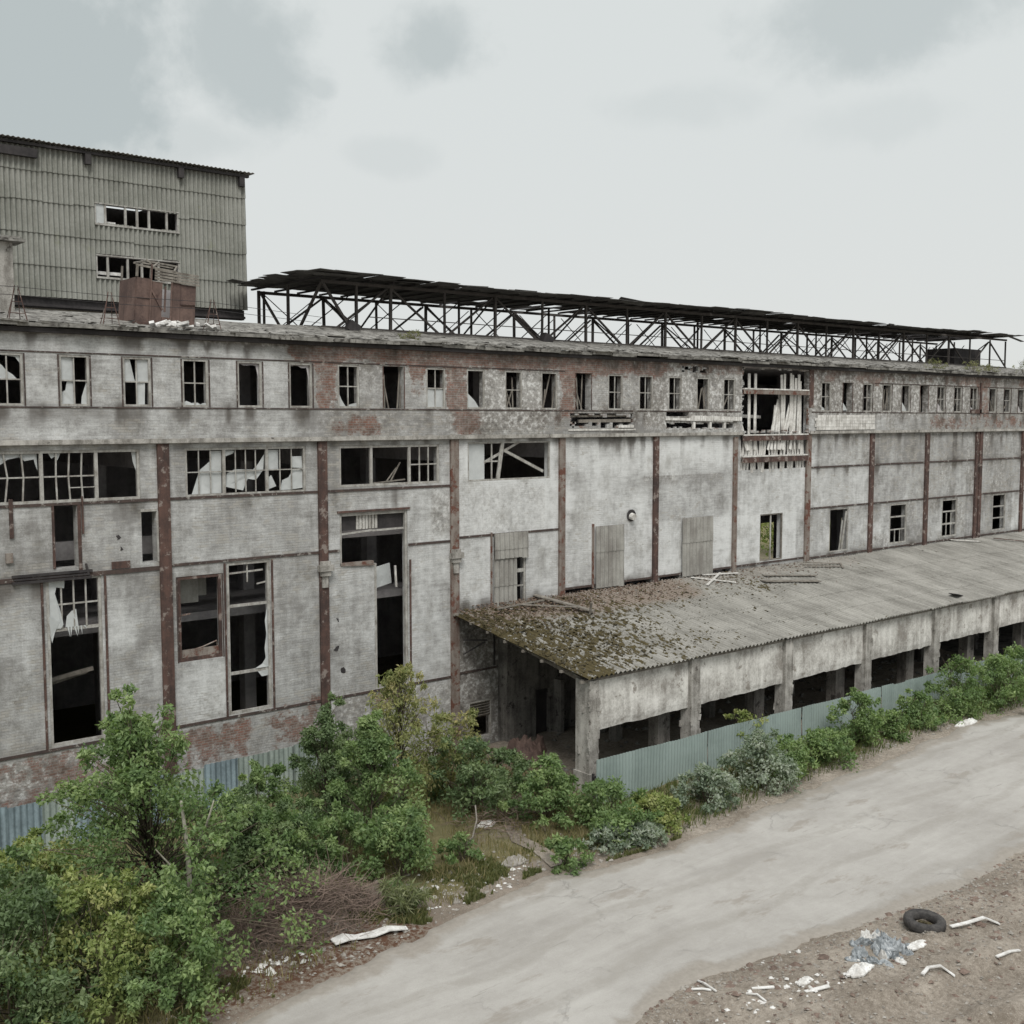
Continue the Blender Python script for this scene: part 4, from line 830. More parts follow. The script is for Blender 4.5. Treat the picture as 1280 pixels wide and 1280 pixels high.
# inner annex wall with doorway at the open end
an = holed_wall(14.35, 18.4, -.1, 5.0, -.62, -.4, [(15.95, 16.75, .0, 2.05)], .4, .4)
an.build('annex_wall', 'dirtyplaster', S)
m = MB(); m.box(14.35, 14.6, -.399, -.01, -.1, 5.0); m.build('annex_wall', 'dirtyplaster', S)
m = MB(); m.box(15.9, 16.8, -.39, -.3, 0, 2.1); m.build('door_back', 'darksteel', S)  # dark sheet behind the doorway, painting in its unlit depth
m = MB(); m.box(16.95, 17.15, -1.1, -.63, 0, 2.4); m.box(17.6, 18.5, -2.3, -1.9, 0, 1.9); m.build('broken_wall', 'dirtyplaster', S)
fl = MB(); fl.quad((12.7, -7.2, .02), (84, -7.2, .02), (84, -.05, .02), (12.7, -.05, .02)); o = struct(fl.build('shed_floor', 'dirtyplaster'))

# fence before the shed
FN = thing('metal_fence', (43, -8.6, 0), 'long blue-green corrugated metal fence before the open shed', 'fence')
fx0, fx1 = 11.72, 84.0
k = 0; x = fx0
ftop = lambda x: np.interp(x, [11.7, 23.6, 43.3, 84], [1.74, 1.6, 1.38, 1.3])
while x < fx1:
    w = min(6.0, fx1 - x); h = float(ftop(x + w / 2)); dz = (float(ftop(x + w)) - float(ftop(x))) / w
    f_ = wave_sheet((x, -8.6 + (k % 2) * .012, -.15), (1, 0, dz), (0, 0, 1), (0, -1, 0), w - .01, [0, float(ftop(x)) + .15], .16, .018, None, .012, 0, 3, k, 6, lambda u, v, x=x: .16 * (fbm((x + u) * .55, np.full_like(u, v) * .8, 88) - .5) + .04 * np.round(fbm((x + u) // 1.15 * 3.3, u * 0, 89) * 3) / 3)
    solid(f_.build('fence_panel', 'fence', FN), .004); x += w; k += 1
m = MB(); m.box(fx0, fx1, -8.54, -8.49, 1.05, 1.12); m.box(fx0, fx1, -8.54, -8.49, .3, .37); m.build('fence_rail', 'darksteel', FN)
for k in range(25):
    m = MB(); m.box(fx0 + 3 * k, fx0 + 3 * k + .07, -8.48, -8.41, 0, 1.2); m.build('fence_post', 'darksteel', FN)
LF = thing('sheet_fence', (-3, -.5, 0), 'patchwork of blue and pale green corrugated sheets at the foot of the left wall', 'fence')
x = -12.0; k = 0
while x < 5.3:
    w = rnd.uniform(.95, 1.25); mt = 'bluesheet' if x < -3.6 and k % 3 != 1 else ('greensheet' if (x > 1.5 or k % 2) else 'bluesheet'); h = 1.68 + rnd.gauss(0, .05) + .01 * (x + 5)
    f_ = wave_sheet((x, -.42 - .02 * (k % 2), 0), (1, 0, 0), (0, 0, 1), (0, -1, 0), w + .04, [-.3, h], .19, .026, None, 0, 0, 2, k, 6, lambda u, v, x=x: .08 * (fbm((x + u) * .7, np.full_like(u, v), 87) - .5))
    solid(f_.build('fence_panel', mt, LF), .004); x += w; k += 1
m = MB(); m.box(-12, 5.3, -.36, -.3, 1.2, 1.28); m.build('fence_rail', 'wood', LF)

# ================================================================== THINGS ON THE ROOFS
C_ = thing('rusty_cabin', (1.25, 2.9, 17.0), 'rust brown plate cabin with bare timber roof frame on the factory roof', 'cabin')
TILT = Matrix.Rotation(.07, 4, 'Y')
def cab(name, m, boxes=(), bars_=(), par=C_):
    mb = MB()
    for b in boxes: mb.box(*b)
    for b in bars_: mb.bar(*b)
    T = Matrix.Translation((.15, 2.5, 17.13)) @ TILT
    mb.v = [tuple(T @ Vector(v)) for v in mb.v]; return mb.build(name, m, par)
plates = [(0, .05), (.52, .0), (1.08, .0), (1.62, .03)]
cab('front_plate', 'rustplate', [(0, .5, -.02, .03, -.15, 1.38), (.51, .93, 0, .04, -.15, 1.32), (1.25, 1.60, -.01, .03, -.15, 1.4), (1.61, 2.17, .0, .04, -.15, 1.36), (.94, 1.24, 0, .04, -.15, .12), (1.02, 1.08, .0, .04, .3, 1.2)])
cab('front_plate', 'rustplate', [], [((.53, -.03, 1.0), (.95, -.03, .35), .06, .04, (0, 1, 0)), ((0, -.04, .7), (.5, -.04, .7), .03, .03), ((.5, -.04, -.1), (.5, -.04, 1.9), .05, .04, (0, 1, 0)), ((1.25, -.04, -.1), (1.25, -.04, 1.5), .05, .04, (0, 1, 0)), ((1.6, -.04, .65), (2.15, -.04, .7), .04, .03)])
cab('side_plate', 'rustplate', [(-.03, .02, .04, 1.5, -.1, 1.38)]); cab('side_plate', 'rustplate', [(2.15, 2.19, .05, 1.5, -.1, 1.36)]); cab('rear_plate', 'inside', [(.03, 2.14, 1.45, 1.5, -.1, 1.3)])
cab('base_frame', 'rust', [(-.1, 2.3, -.1, 0, -.26, -.16), (-.1, 2.3, 1.4, 1.5, -.26, -.16)])
cab('roof_frame', 'wood', [], [((0, 0, 1.4), (0, 0, 1.82), .08, .06, (0, 1, 0)), ((.5, 0, 1.4), (.5, 0, 1.75), .07, .06, (0, 1, 0)), ((1.35, 0, 1.4), (1.35, 0, 1.72), .07, .06, (0, 1, 0)),
    ((-.05, 0, 1.8), (1.4, 0, 1.76), .07, .07), ((-.15, -.1, 1.83), (.65, .9, 2.12), .06, .06), ((1.3, -.1, 1.76), (1.8, .9, 2.1), .06, .06), ((.55, -.05, 1.8), (1.1, .9, 2.12), .06, .06), ((.6, .9, 2.13), (1.85, .9, 2.11), .05, .06), ((.2, .5, 1.98), (1.5, .5, 1.96), .04, .05), ((.75, .4, 1.9), (.55, .6, 2.15), .04, .04), ((.0, 1.4, 1.3), (0, 1.4, 1.9), .06, .06), ((2.1, 1.4, 1.3), (2.1, 1.4, 1.9), .06, .06)])
sb = [((.62, -.05, 1.42 + q * .10), (2.28 - .02 * q, -.05 - .01 * q, 1.40 + q * .105), .03, .075) for q in range(4)]
cab('slat_boards', 'wood', [], sb)
m = MB(); r_ = random.Random(3)
for q in range(26): m.obox((r_.gauss(1.1, .45), .75 + r_.gauss(0, .3), 16.68 + r_.uniform(.0, .16)), (r_.uniform(.15, .5), r_.uniform(.1, .35), r_.uniform(.04, .12)), Matrix.Rotation(r_.gauss(0, .4), 3, 'X') @ Matrix.Rotation(r_.gauss(0, .4), 3, 'Y') @ Matrix.Rotation(r_.uniform(0, 3), 3, 'Z'))
tag(m.build('plaster_heap', 'foam'), 'heap of broken white plaster on the roof edge below the rusty cabin', 'heap')
for i, (x, y, lab) in enumerate(((-4.34, .55, 'thin rusty wire trestle at the left end of the roof edge'), (-1.45, .55, 'thin rusty wire trestle on the roof edge left of the rusty cabin'), (2.13, .6, 'thin rusty wire trestle on the roof edge right of the rusty cabin'))):
    t = thing('wire_trestle', (x, y, 16.58), lab, 'trestle', 'wire trestles along the roof edge'); m = MB()
    for s in (-.3, .3): m.tube([(x + s, y - .1, 16.5), (x + s * .15, y, 17.7)], [.02, .015], 4); m.tube([(x + s * .7, y + .4, 16.6), (x + s * .15, y, 17.6)], [.015, .012], 4)
    m.build('legs', 'rust', t); m = MB(); m.bar((x - .24, y - .07, 16.85), (x + .24, y - .07, 16.85), .025, .025); m.bar((x - .15, y - .04, 17.2), (x + .15, y - .04, 17.2), .025, .025); m.build('crossbar', 'rust', t)
for z, lab in ((17.6, 'upper wire strung along the roof edge'), (17.35, 'lower wire strung along the roof edge')):
    m = MB(); m.tube([(-11, .5, z), (-4.34, .52, z + .05), (-1.45, .52, z - .02), (2.13, .57, z), (9.6, 6, z + .3)], [.009] * 5, 4); tag(m.build('roof_wire', 'darksteel'), lab, 'wire')
t = thing('concrete_stack', (-3.4, 5.2, 17.2), 'slim concrete vent stack with flat cap at the left end of the roof', 'vent stack')
m = MB(); m.box(-3.75, -3.1, 5, 5.6, 17.0, 19.65); m.build('shaft', 'concrete', t); m = MB(); m.box(-4.0, -2.75, 4.7, 5.9, 19.66, 19.76); m.box(-3.9, -2.85, 4.8, 5.8, 19.761, 19.84); m.build('cap', 'cornice', t)

def roof_pt(x, y, up=.06): return (x, y, ZE + .06 + (ZW - ZE) * (y - YE) / -YE + up)
def plank(name, lab, a, b, w=.14, t=.04, mt='wood', g='loose boards on the shed roof', cat='plank'):
    A, B = Vector(a), Vector(b); mid = (A + B) / 2; m = MB(); m.bar(A - mid, B - mid, w, t); o = m.build(name, mt); o.location = mid; return tag(o, lab, cat, g)
plank('loose_plank', 'long grey plank crossing the leaf litter near the open end of the shed roof', roof_pt(16.4, .0, .12), roof_pt(17.4, -2.6, .14), .3, .05)
plank('loose_plank', 'thin grey lath across the long plank near the shed roof end', roof_pt(14.8, -.7, .1), roof_pt(17.0, -2.2, .22), .1, .04)
plank('loose_plank', 'short stick poking up below the long plank on the shed roof', roof_pt(17.1, -2.7, .08), roof_pt(17.0, -2.9, .62), .09, .05)
plank('loose_plank', 'grey batten lying along the shed roof left of the long plank', roof_pt(13.6, -.9, .1), roof_pt(16.3, -.7, .12), .1, .05)
for i, (a, b, lab) in enumerate((((26.2, -.3), (27.9, -1.7), 'white lath slanting down the middle of the shed roof'), ((26.0, -1.5), (28.4, -.3), 'white lath crossing another on the shed roof below a shutter'), ((27.2, -.2), (29.4, -.6), 'pale lath lying level above the crossed pair on the shed roof'))):
    plank('loose_plank', lab, roof_pt(*a, .08), roof_pt(*b, .1), .12, .04, 'board')
for i, (a, b, lab, w) in enumerate((((29.6, -2.0), (32.8, -3.0), 'broad grey board lowest in the board stack on the shed roof', .5), ((30.4, -1.4), (33.6, -2.3), 'dark plank above the broad board on the shed roof', .2), ((34.5, -.9), (36.9, -1.7), 'grey frame batten on the shed roof below a broken window', .12), ((34.9, -.6), (37.3, -1.3), 'thin batten beside the grey frame batten on the shed roof', .09), ((36.6, -1.9), (37.4, -1.2), 'short crosspiece at the end of the battens on the shed roof', .1), ((51.0, -.1), (53.2, -.9), 'white lath fallen under a far window on the shed roof', .12), ((55.0, -.9), (57.6, -2.2), 'reddish batten lying alone on the far shed roof', .12))):
    plank('loose_plank', lab, roof_pt(*a, .09 + .03 * i % .1), roof_pt(*b, .1), w, .05, 'board' if 'white' in lab else ('rust' if 'red' in lab else 'wood'))
m = MB(); m.obox((0, 0, 0), (1.3, .5, .04), Matrix.Rotation(.2, 3, 'Y') @ Matrix.Rotation(.3, 3, 'Z')); o = m.build('tar_sheet', 'darksteel'); o.location = roof_pt(38.7, -7.2, .1); tag(o, 'dark scrap of roofing curled on the shed eave', 'sheet scrap')
# loose litter on the shed roof: moss clods, dead leaves, chips
def clods(n, fn, smin, smax, name, m, lab_kind='stuff', seed=1, flat=.5):
    r = np.random.default_rng(seed); V = []; Fc = []
    base = np.array([(1, 0, 0), (-1, 0, 0), (0, 1, 0), (0, -1, 0), (0, 0, 1), (0, 0, -1)], float); fa = [(0, 2, 4), (2, 1, 4), (1, 3, 4), (3, 0, 4), (2, 0, 5), (1, 2, 5), (3, 1, 5), (0, 3, 5)]
    for i in range(n):
        p = fn(r); s = r.uniform(smin, smax) * (1 if r.random() < .85 else 1.8); q = base * (1 + r.uniform(-.35, .35, (6, 3))) * s * np.array([1, r.uniform(.5, 1), flat * r.uniform(.6, 1.2)])
        a = r.uniform(0, 6.28); c, s_ = math.cos(a), math.sin(a); q = q @ np.array([[c, s_, 0], [-s_, c, 0], [0, 0, 1]]); k = len(V); V += list(map(tuple, q + np.array(p))); Fc += [tuple(k + j for j in f) for f in fa]
    mb = MB(); mb.v = V; mb.f = Fc; o = mb.build(name, m); o['kind'] = 'stuff'; return o
def fmoss(r):
    while True:
        x = 12 + r.exponential(5.5); y = r.uniform(-7.5, -.3)
        if x < 30 and r.random() < (1.1 if x < 17 else .6) * (fbm(x * .9, y * .9, 85) > .45): return roof_pt(x, y, .02)
o = clods(950, fmoss, .035, .085, 'moss_clods', 'mossclump', seed=2); o['label'] = 'dark moss clods scattered over the open end of the shed roof'; o['category'] = 'moss'
def fleaf(r): x = r.choice([r.normal(15, 1.8), r.normal(20.5, 2.6), r.normal(31, 3)], p=[.4, .4, .2]); y = -abs(r.normal(0, 1.2)); return roof_pt(max(12.1, x), max(y, -6), .03)
o = clods(2600, fleaf, .018, .05, 'dead_leaf_litter', 'litterleaf', seed=3); o['label'] = 'reddish dead leaf litter along the wall side of the shed roof'; o['category'] = 'leaf litter'
def fchip(r): x = r.choice([r.normal(21, 2.5), r.normal(30, 4), r.uniform(14, 50)]); y = -abs(r.normal(.3, 1.4)); return roof_pt(max(12.3, x), max(y, -7), .03)
o = clods(420, fchip, .02, .055, 'brick_chips', 'stone', seed=4); o['label'] = 'pale brick and plaster chips strewn over the shed roof'; o['category'] = 'rubble'

o = clods(900, lambda r: (lambda x, y: (x, y, 16.53 + y * .158))(r.uniform(-11, 70), abs(r.normal(.8, 1.6)) - .3), .05, .2, 'roof_rubble', 'cornice', seed=15, flat=.35); o['label'] = 'grey rubble and torn felt strewn along the factory roof edge'; o['category'] = 'rubble'
# ================================================================== PLANTS
def leaf_mesh(centers, n, rc, size, cols, r, flat=.75, droop=0.0, aspect=.55):
    k = len(centers); C0 = np.array(centers); ci = r.integers(0, k, n)
    off = r.normal(0, 1, (n, 3)); off /= np.linalg.norm(off, axis=1)[:, None] + 1e-9; off *= (r.random(n) ** .45)[:, None]
    rcs = (np.array(rc) if np.ndim(rc) else np.full(k, rc))[ci]
    P = C0[ci] + off * rcs[:, None] * np.array([1, 1, flat])
    if droop: P[:, 2] -= droop * rcs * r.random(n) ** 2
    d = r.normal(0, 1, (n, 3)); d[:, 2] -= .3 + droop; d /= np.linalg.norm(d, axis=1)[:, None]
    t = np.cross(d, off + r.normal(0, .6, (n, 3))); t /= np.linalg.norm(t, axis=1)[:, None] + 1e-9
    s = size * r.uniform(.4, 1.45, n)[:, None]; a = d * s; b = t * s * aspect * .5; nn = np.cross(d, t) * s * .12
    V = np.stack([P, P + a * .45 + b + nn, P + a, P + a * .45 - b + nn], 1).reshape(-1, 3)
    q = np.arange(n)[:, None] * 4 + np.array([0, 1, 2, 3])
    cc = np.clip(r.random(k)[ci] * .75 + r.random(n) * .4 - .07, 0, 1); cA, cB, cC = (np.array(c) for c in cols)
    col = np.where((cc < .5)[:, None], cA + (cB - cA) * (cc * 2)[:, None], cB + (cC - cB) * (cc * 2 - 1)[:, None]) * r.uniform(.8, 1.2, n)[:, None]
    col4 = np.concatenate([col, np.ones((n, 1))], 1); return V, q, np.repeat(col4, 4, 0)
PROF = {'round': lambda t: np.sqrt(np.clip(1 - (2 * t - 1) ** 2, 0, 1)) ** .8, 'dome': lambda t: np.sqrt(np.clip(1 - t ** 2.2, 0, 1)), 'cone': lambda t: np.interp(t, [0, .12, .35, .6, .8, 1], [.6, .95, 1, .60, .27, .05]),
        'column': lambda t: np.interp(t, [0, .2, .6, .9, 1], [.6, 1, .8, .4, .1]), 'spray': lambda t: np.interp(t, [0, .5, .9, 1], [.4, .85, 1, .7])}
def plant(name, label, cat, loc, H, W, prof, cols, leaves, size, seed, group=None, base=.05, K=50, bark='bark', droop=0.0, lean=(0, 0), rc=.16, aspect=.55, stems=1, rough=.35):
    r = np.random.default_rng(seed); z0 = float(ground_z(np.array(loc[0]), np.array(loc[1]))) if len(loc) == 2 else loc[2]
    t = thing(name, (loc[0], loc[1], z0 - .03), label, cat, group, local=True)
    cen = []; rcs = []; tries = 0; ph = r.uniform(0, 6.28, 3)
    while len(cen) < K and tries < 5000:
        tries += 1; tt = r.random() ** .85; az = r.uniform(0, 6.283); lob = 1 + rough * (math.sin(2 * az + ph[0] + tt * 3) * .5 + math.sin(3 * az + ph[1] - tt * 5) * .4 + math.sin(5 * az + ph[2] + 9 * tt) * .3)
        R_ = PROF[prof](tt) * W / 2 * max(.35, lob); q = r.random() ** .5; h = H * (base + (1 - base) * tt)
        cen.append((math.cos(az) * R_ * q + lean[0] * tt, math.sin(az) * R_ * q + lean[1] * tt, h * (1 - rc * .25))); rcs.append(rc * W * r.uniform(.55, 1.25) * (.5 + .5 * PROF[prof](tt)))
    for q in range(int(K * .3)):      # long shoots that break the outline
        tt = r.uniform(.25, 1.0); az = r.uniform(0, 6.283); R_ = PROF[prof](min(tt, .97)) * W / 2 * r.uniform(.95, 1.28) + .04 * W
        cen.append((math.cos(az) * R_ + lean[0] * tt, math.sin(az) * R_ + lean[1] * tt, H * (base + (1 - base) * tt) * r.uniform(.95, 1.1))); rcs.append(rc * W * r.uniform(.22, .42))
    tr = MB(); st = []
    for s in range(stems):
        a = 6.283 * s / stems + .4; sp = 0 if stems == 1 else W * .28; n = 7; rr = max(.018, H * .0085)
        pts = [(math.cos(a) * sp * k / n + lean[0] * k / n + r.normal(0, .012 * H) * (k > 0), math.sin(a) * sp * k / n + lean[1] * k / n + r.normal(0, .012 * H) * (k > 0), H * .93 * k / n) for k in range(n + 1)]
        tr.tube(pts, [rr * (1 - .85 * k / n) for k in range(n + 1)], 6); st.append(np.array(pts))
    br = MB()
    for c in cen:
        s = st[r.integers(0, stems)]; k = int(np.clip((c[2] / H - .22) * 7, 0, 6)); p = s[k] + (s[k + 1] - s[k]) * r.random(); c_ = np.array(c); mid = (p + c_) / 2 + np.array([0, 0, .06 * np.linalg.norm(c_ - p)]) + r.normal(0, .03, 3)
        rr = max(.008, H * .0034); br.tube([p, mid, c_], [rr, rr * .7, rr * .3], 4)
    tr.build('trunk' if stems == 1 else 'stems', bark, t, True)
    br.build('branches', 'bark', t, True)
    V, q, col = leaf_mesh(cen, leaves, rcs, size, cols, r, .8, droop, aspect)
    me = bpy.data.meshes.new('crown'); me.from_pydata(V.tolist(), [], q.tolist()); me.update(); link('crown', me, 'leaf', t, False, {'tint': col})
    return t
DG = ((0.082, 0.125, 0.057), (0.131, 0.185, 0.090), (0.205, 0.260, 0.131)); YG = ((0.156, 0.206, 0.071), (0.254, 0.298, 0.109), (0.377, 0.380, 0.167)); SG = ((0.139, 0.184, 0.131), (0.237, 0.282, 0.217), (0.377, 0.403, 0.354)); MG = ((0.101, 0.160, 0.068), (0.164, 0.236, 0.097), (0.254, 0.321, 0.144)); BG = ((0.156, 0.184, 0.071), (0.246, 0.260, 0.109), (0.385, 0.336, 0.167))
TG = 'trees and bushes at the foot of the left wall'
plant('young_tree', 'large leafy young tree with a pale forked trunk before the left wall', 'tree', (-4.0, -9.5), 6.3, 6.2, 'cone', MG, 26000, .125, 1, TG, .03, 210, 'palebark', lean=(-.9, .4), rc=.105, rough=.6)
bt = bpy.data.objects['young_tree']; m = MB(); m.tube([(.2, -.5, 0), (.1, -.75, 1.6), (-.05, -1.0, 3.0), (-.25, -1.15, 4.3)], [.075, .07, .06, .03], 6); m.tube([(-.02, -.95, 2.7), (.35, -1.25, 3.6), (.5, -1.35, 4.2)], [.045, .035, .015], 5); m.tube([(.1, -.75, 1.6), (-.5, -1.1, 2.7), (-.95, -1.25, 3.3)], [.04, .03, .012], 5); m.build('trunk', 'palebark', bt, True)
plant('bush', 'dark green bush crowding the right side of the large leafy tree', 'bush', (-1.3, -7.6), 3.1, 3.4, 'dome', DG, 13500, .12, 2, TG, .0, 60, stems=4)
plant('bush', 'bright green bush under the right edge of the large leafy tree', 'bush', (-.1, -8.1), 2.5, 2.8, 'dome', MG, 8250, .115, 3, TG, 0, 45, stems=4)
plant('bush', 'yellow-green bush in the lower left corner beside the large tree', 'bush', (-6.5, -11.2), 3.2, 3.0, 'dome', YG, 12000, .115, 4, TG, 0, 50, stems=5)
plant('bush', 'dark bush at the very lower left corner with deep gaps', 'bush', (-8.3, -11.0), 3.3, 4.0, 'dome', DG, 13500, .125, 5, TG, 0, 60, stems=5)
plant('bush', 'mid green bush between the corner bushes and the large tree', 'bush', (-5.3, -12.2), 2.7, 2.8, 'dome', MG, 9750, .115, 6, TG, 0, 45, stems=5)
plant('bush', 'broad bright vine covered bush at the left edge below the blue sheets', 'bush', (-6.6, -6.3), 2.6, 3.6, 'dome', YG, 12750, .115, 7, TG, 0, 55, stems=5)
plant('bush', 'shaded dark bush behind the corner bushes at the left edge', 'bush', (-8.0, -8.6), 3.1, 3.6, 'dome', DG, 12750, .125, 8, TG, 0, 55, stems=5)
plant('bush', 'slender leafy shrub against the wall left of the second rusty column', 'bush', (1.2, -4.6), 2.7, 1.7, 'round', MG, 8250, .115, 9, TG, .02, 40, stems=3)
plant('bush', 'low rounded bush between the slender shrub and the brush pile', 'bush', (1.0, -6.3), 1.8, 2.2, 'dome', DG, 8250, .115, 10, TG, 0, 40, stems=4)
plant('young_tree', 'dark slim young tree in front of the second rusty column', 'tree', (3.3, -4.6), 4.4, 1.9, 'column', DG, 9750, .115, 11, TG, .02, 50, rc=.2)
plant('young_tree', 'full mid green young tree left of the yellowish birch', 'tree', (3.5, -7.0), 4.4, 3.0, 'cone', MG, 15750, .115, 12, TG, .02, 75, rc=.15, rough=.4)
plant('birch_tree', 'yellowish feathery birch sapling below the broken gateway', 'tree', (6.0, -5.0), 5.3, 3.0, 'column', BG, 8500, .12, 13, TG, .12, 75, 'palebark', droop=.9, rc=.14, rough=.5, aspect=.42)
plant('bush', 'rounded dense green bush in front of the full young tree', 'bush', (2.9, -9.5), 2.1, 2.7, 'dome', MG, 6500, .13, 14, TG, 0, 45, stems=5)
plant('bush', 'small deep green bush left of the rounded dense one', 'bush', (1.9, -8.1), 2.0, 1.9, 'dome', MG, 4000, .13, 15, TG, 0, 30, stems=4)
plant('bush', 'dark olive bush right of the birch sapling', 'bush', (7.9, -6.4), 2.7, 2.9, 'dome', DG, 6500, .13, 16, TG, 0, 50, stems=5)
plant('bush', 'tall olive bush touching the third column beside the birch', 'bush', (8.3, -4.4), 3.0, 3.0, 'round', BG, 5500, .13, 30, TG, 0, 45, stems=4)
plant('bush', 'rank of dark shoots before the wall behind the young trees', 'bush', (5.0, -3.2), 2.9, 3.6, 'dome', DG, 9750, .115, 31, TG, 0, 50, stems=5)
plant('bush', 'leafy bush in front of the corner pillar of the shed', 'bush', (9.4, -8.6), 2.3, 2.3, 'dome', MG, 6500, .13, 17, TG, 0, 42, stems=5)
plant('bush', 'low dark bush in the shade at the open end of the shed', 'bush', (9.9, -5.6), 1.7, 2.6, 'dome', DG, 4000, .13, 32, TG, 0, 30, stems=4)
plant('weed', 'knee high green weed standing alone at the road edge', 'weed', (7.25, -11.9), 1.15, 1.25, 'dome', MG, 2200, .12, 18, None, 0, 22, stems=6)
plant('weed', 'small weed in the dry grass left of the trodden path', 'weed', (5.1, -9.6), .95, 1.1, 'dome', MG, 1400, .11, 19, None, 0, 18, stems=6)
plant('grass_tuft', 'tall spiky grass tuft beside the long white foam strip', 'grass tuft', (1.7, -11.4), .85, 1.0, 'spray', ((.12, .14, .07), (.18, .20, .10), (.26, .27, .16)), 1500, .26, 20, None, 0, 30, stems=7, aspect=.13)
FG = 'bushes along the blue-green fence'
for i, (p, H, W, cols, n, lab) in enumerate((
    ((10.3, -10.6), 2.2, 3.4, MG, 7000, 'broad green bush at the near end of the blue-green fence'),
    ((11.6, -11.5), 1.7, 2.0, YG, 4200, 'yellowish bush at the right of the broad bush by the near fence end'),
    ((9.35, -11.6), 1.1, 1.4, SG, 2200, 'small silvery bush left of its twin before the broad bush'), ((10.5, -12.1), 1.05, 1.4, SG, 2200, 'small silvery bush right of its twin before the broad bush'),
    ((14.9, -11.0), 1.9, 2.3, SG, 5200, 'round silvery bush right of the yellowish bush'),
    ((17.9, -10.9), 2.7, 3.0, SG, 8000, 'tallest silvery bush in the fence row'), ((19.7, -10.9), 2.0, 2.2, MG, 4500, 'green bush half behind the tallest silvery bush'),
    ((22.2, -10.7), 1.8, 2.6, MG, 5200, 'low wide green bush in the middle of the fence row'),
    ((25.3, -10.3), 2.7, 2.4, MG, 5600, 'upright green bush between two low bushes of the fence row'),
    ((27.2, -10.7), 1.4, 1.9, MG, 2800, 'lowest green bush right of the upright one'), ((30.0, -10.3), 1.8, 3.0, MG, 4800, 'wide low bush before the largest dark bush of the fence row'),
    ((33.0, -10.5), 3.3, 3.1, MG, 8000, 'largest dense dark green bush near the far end of the fence row'), ((36.0, -11.0), 3.0, 3.3, MG, 7000, 'last bush of the fence row in the photo, at the right edge'), ((38.5, -10.6), 3.0, 3.2, MG, 5000, 'dense bush beyond the last one at the right edge'))):
    plant('bush', lab, 'bush', p, H * (.72 if i < 8 else .84), W * (.86 if i not in (9, 10) else .7), 'dome', cols, n, .125, 40 + i, FG, 0, 48, stems=5, rc=.17)
plant('vine', 'small leafy sprig hanging over the top of the blue-green fence', 'plant', (20.2, -8.35, .9), 1.1, 1.5, 'dome', YG, 650, .13, 60, None, .3, 14, stems=3)
RG = 'weeds growing on the roof edge'
for i, (x, h, lab) in enumerate(((10.9, .42, 'yellowish moss tuft on the roof edge under the first lantern brace'), (49.2, .75, 'pale weed on the roof edge, first from the collapsed bay'), (53.6, .8, 'pale weed on the roof edge above the rusty bracket'), (55.6, .55, 'low pale weed right of the rusty bracket on the roof edge'), (60.5, 1.1, 'tallest pale weed on the far roof edge'), (63, .6, 'low weed right of the tallest one on the far roof edge'))):
    plant('roof_weed', lab, 'weed', (x, .2 if i else 1.2, 16.55 if i else 16.7), h, 1.5 if i else .9, 'dome', ((.12, .13, .06), (.2, .2, .1), (.28, .27, .15)), 420, .12, 70 + i, RG, 0, 16, stems=5, aspect=.25)
for i, (x, y, lab) in enumerate(((66, 30, 'green tree glimpsed through the broken windows behind the factory'), (78, 33, 'second green tree glimpsed behind the factory, farther right'))):
    plant('tree', lab, 'tree', (x, y, 0), 9, 9, 'round', YG, 5000, .35, 80 + i, None, .1, 60)

# stuff: dry grass and low weeds on the verge
def blades(name, n, fn, h0, h1, wd, cols, seed, label, cat):
    r = np.random.default_rng(seed); pts = []
    while len(pts) < n:
        p = fn(r)
        if p is not None: pts.append(p)
    P = np.array(pts); z = ground_z(P[:, 0], P[:, 1]); a = r.uniform(0, 6.283, n); h = r.uniform(h0, h1, n); ln = r.normal(0, .35, (n, 2)) * h[:, None]
    B = np.stack([P[:, 0], P[:, 1], z - .01], 1); dx = np.stack([np.cos(a), np.sin(a), np.zeros(n)], 1) * wd * r.uniform(.6, 1.4, n)[:, None]
    T = B + np.concatenate([ln, h[:, None]], 1); Mi = B + np.concatenate([ln * .35, h[:, None] * .6], 1)
    V = np.stack([B - dx, B + dx, Mi + dx * .7, T, Mi - dx * .7], 1).reshape(-1, 3); q = np.arange(n)[:, None] * 5 + np.arange(5); c = r.random(n)[:, None]
    col = np.array(cols[0]) * (1 - c) + np.array(cols[1]) * c; col = np.repeat(np.concatenate([col, np.ones((n, 1))], 1), 5, 0)
    me = bpy.data.meshes.new(name); me.from_pydata(V.tolist(), [], q.tolist()); me.update(); o = link(name, me, 'leaf', None, False, {'tint': col}); return tag(o, label, cat, None, 'stuff')
def verge(r):
    x = r.uniform(-9, 13); y = r.uniform(-13.5, -3.5); e = near_edge(x)
    if y < e + .25 + .5 * fbm(x * 2, 0, 5): return None
    d = fbm(x * .7, y * .7, 41); w = .15 + .9 * sst(.42, .62, d)
    if -4.5 < x < 2.8 and y < -9.2: w *= .3
    if 7.0 < x < 7.9 and y < -8: w *= .1
    return (x, y) if r.random() < w else None
blades('dry_grass', 16000, verge, .1, .38, .012, ((.33, .27, .155), (.16, .155, .07)), 90, 'dry yellowing grass on the verge between the bushes and the road', 'grass')
def vergef(r):
    x = r.uniform(12, 44); y = r.uniform(-12.3, -8.8); e = near_edge(x)
    return (x, y) if y > e + .3 and r.random() < .3 + .7 * sst(0, 1.5, y - e) else None
blades('fence_grass', 9000, vergef, .1, .4, .014, ((.15, .16, .06), (.06, .09, .03)), 91, 'green and dry grass along the foot of the blue-green fence', 'grass')
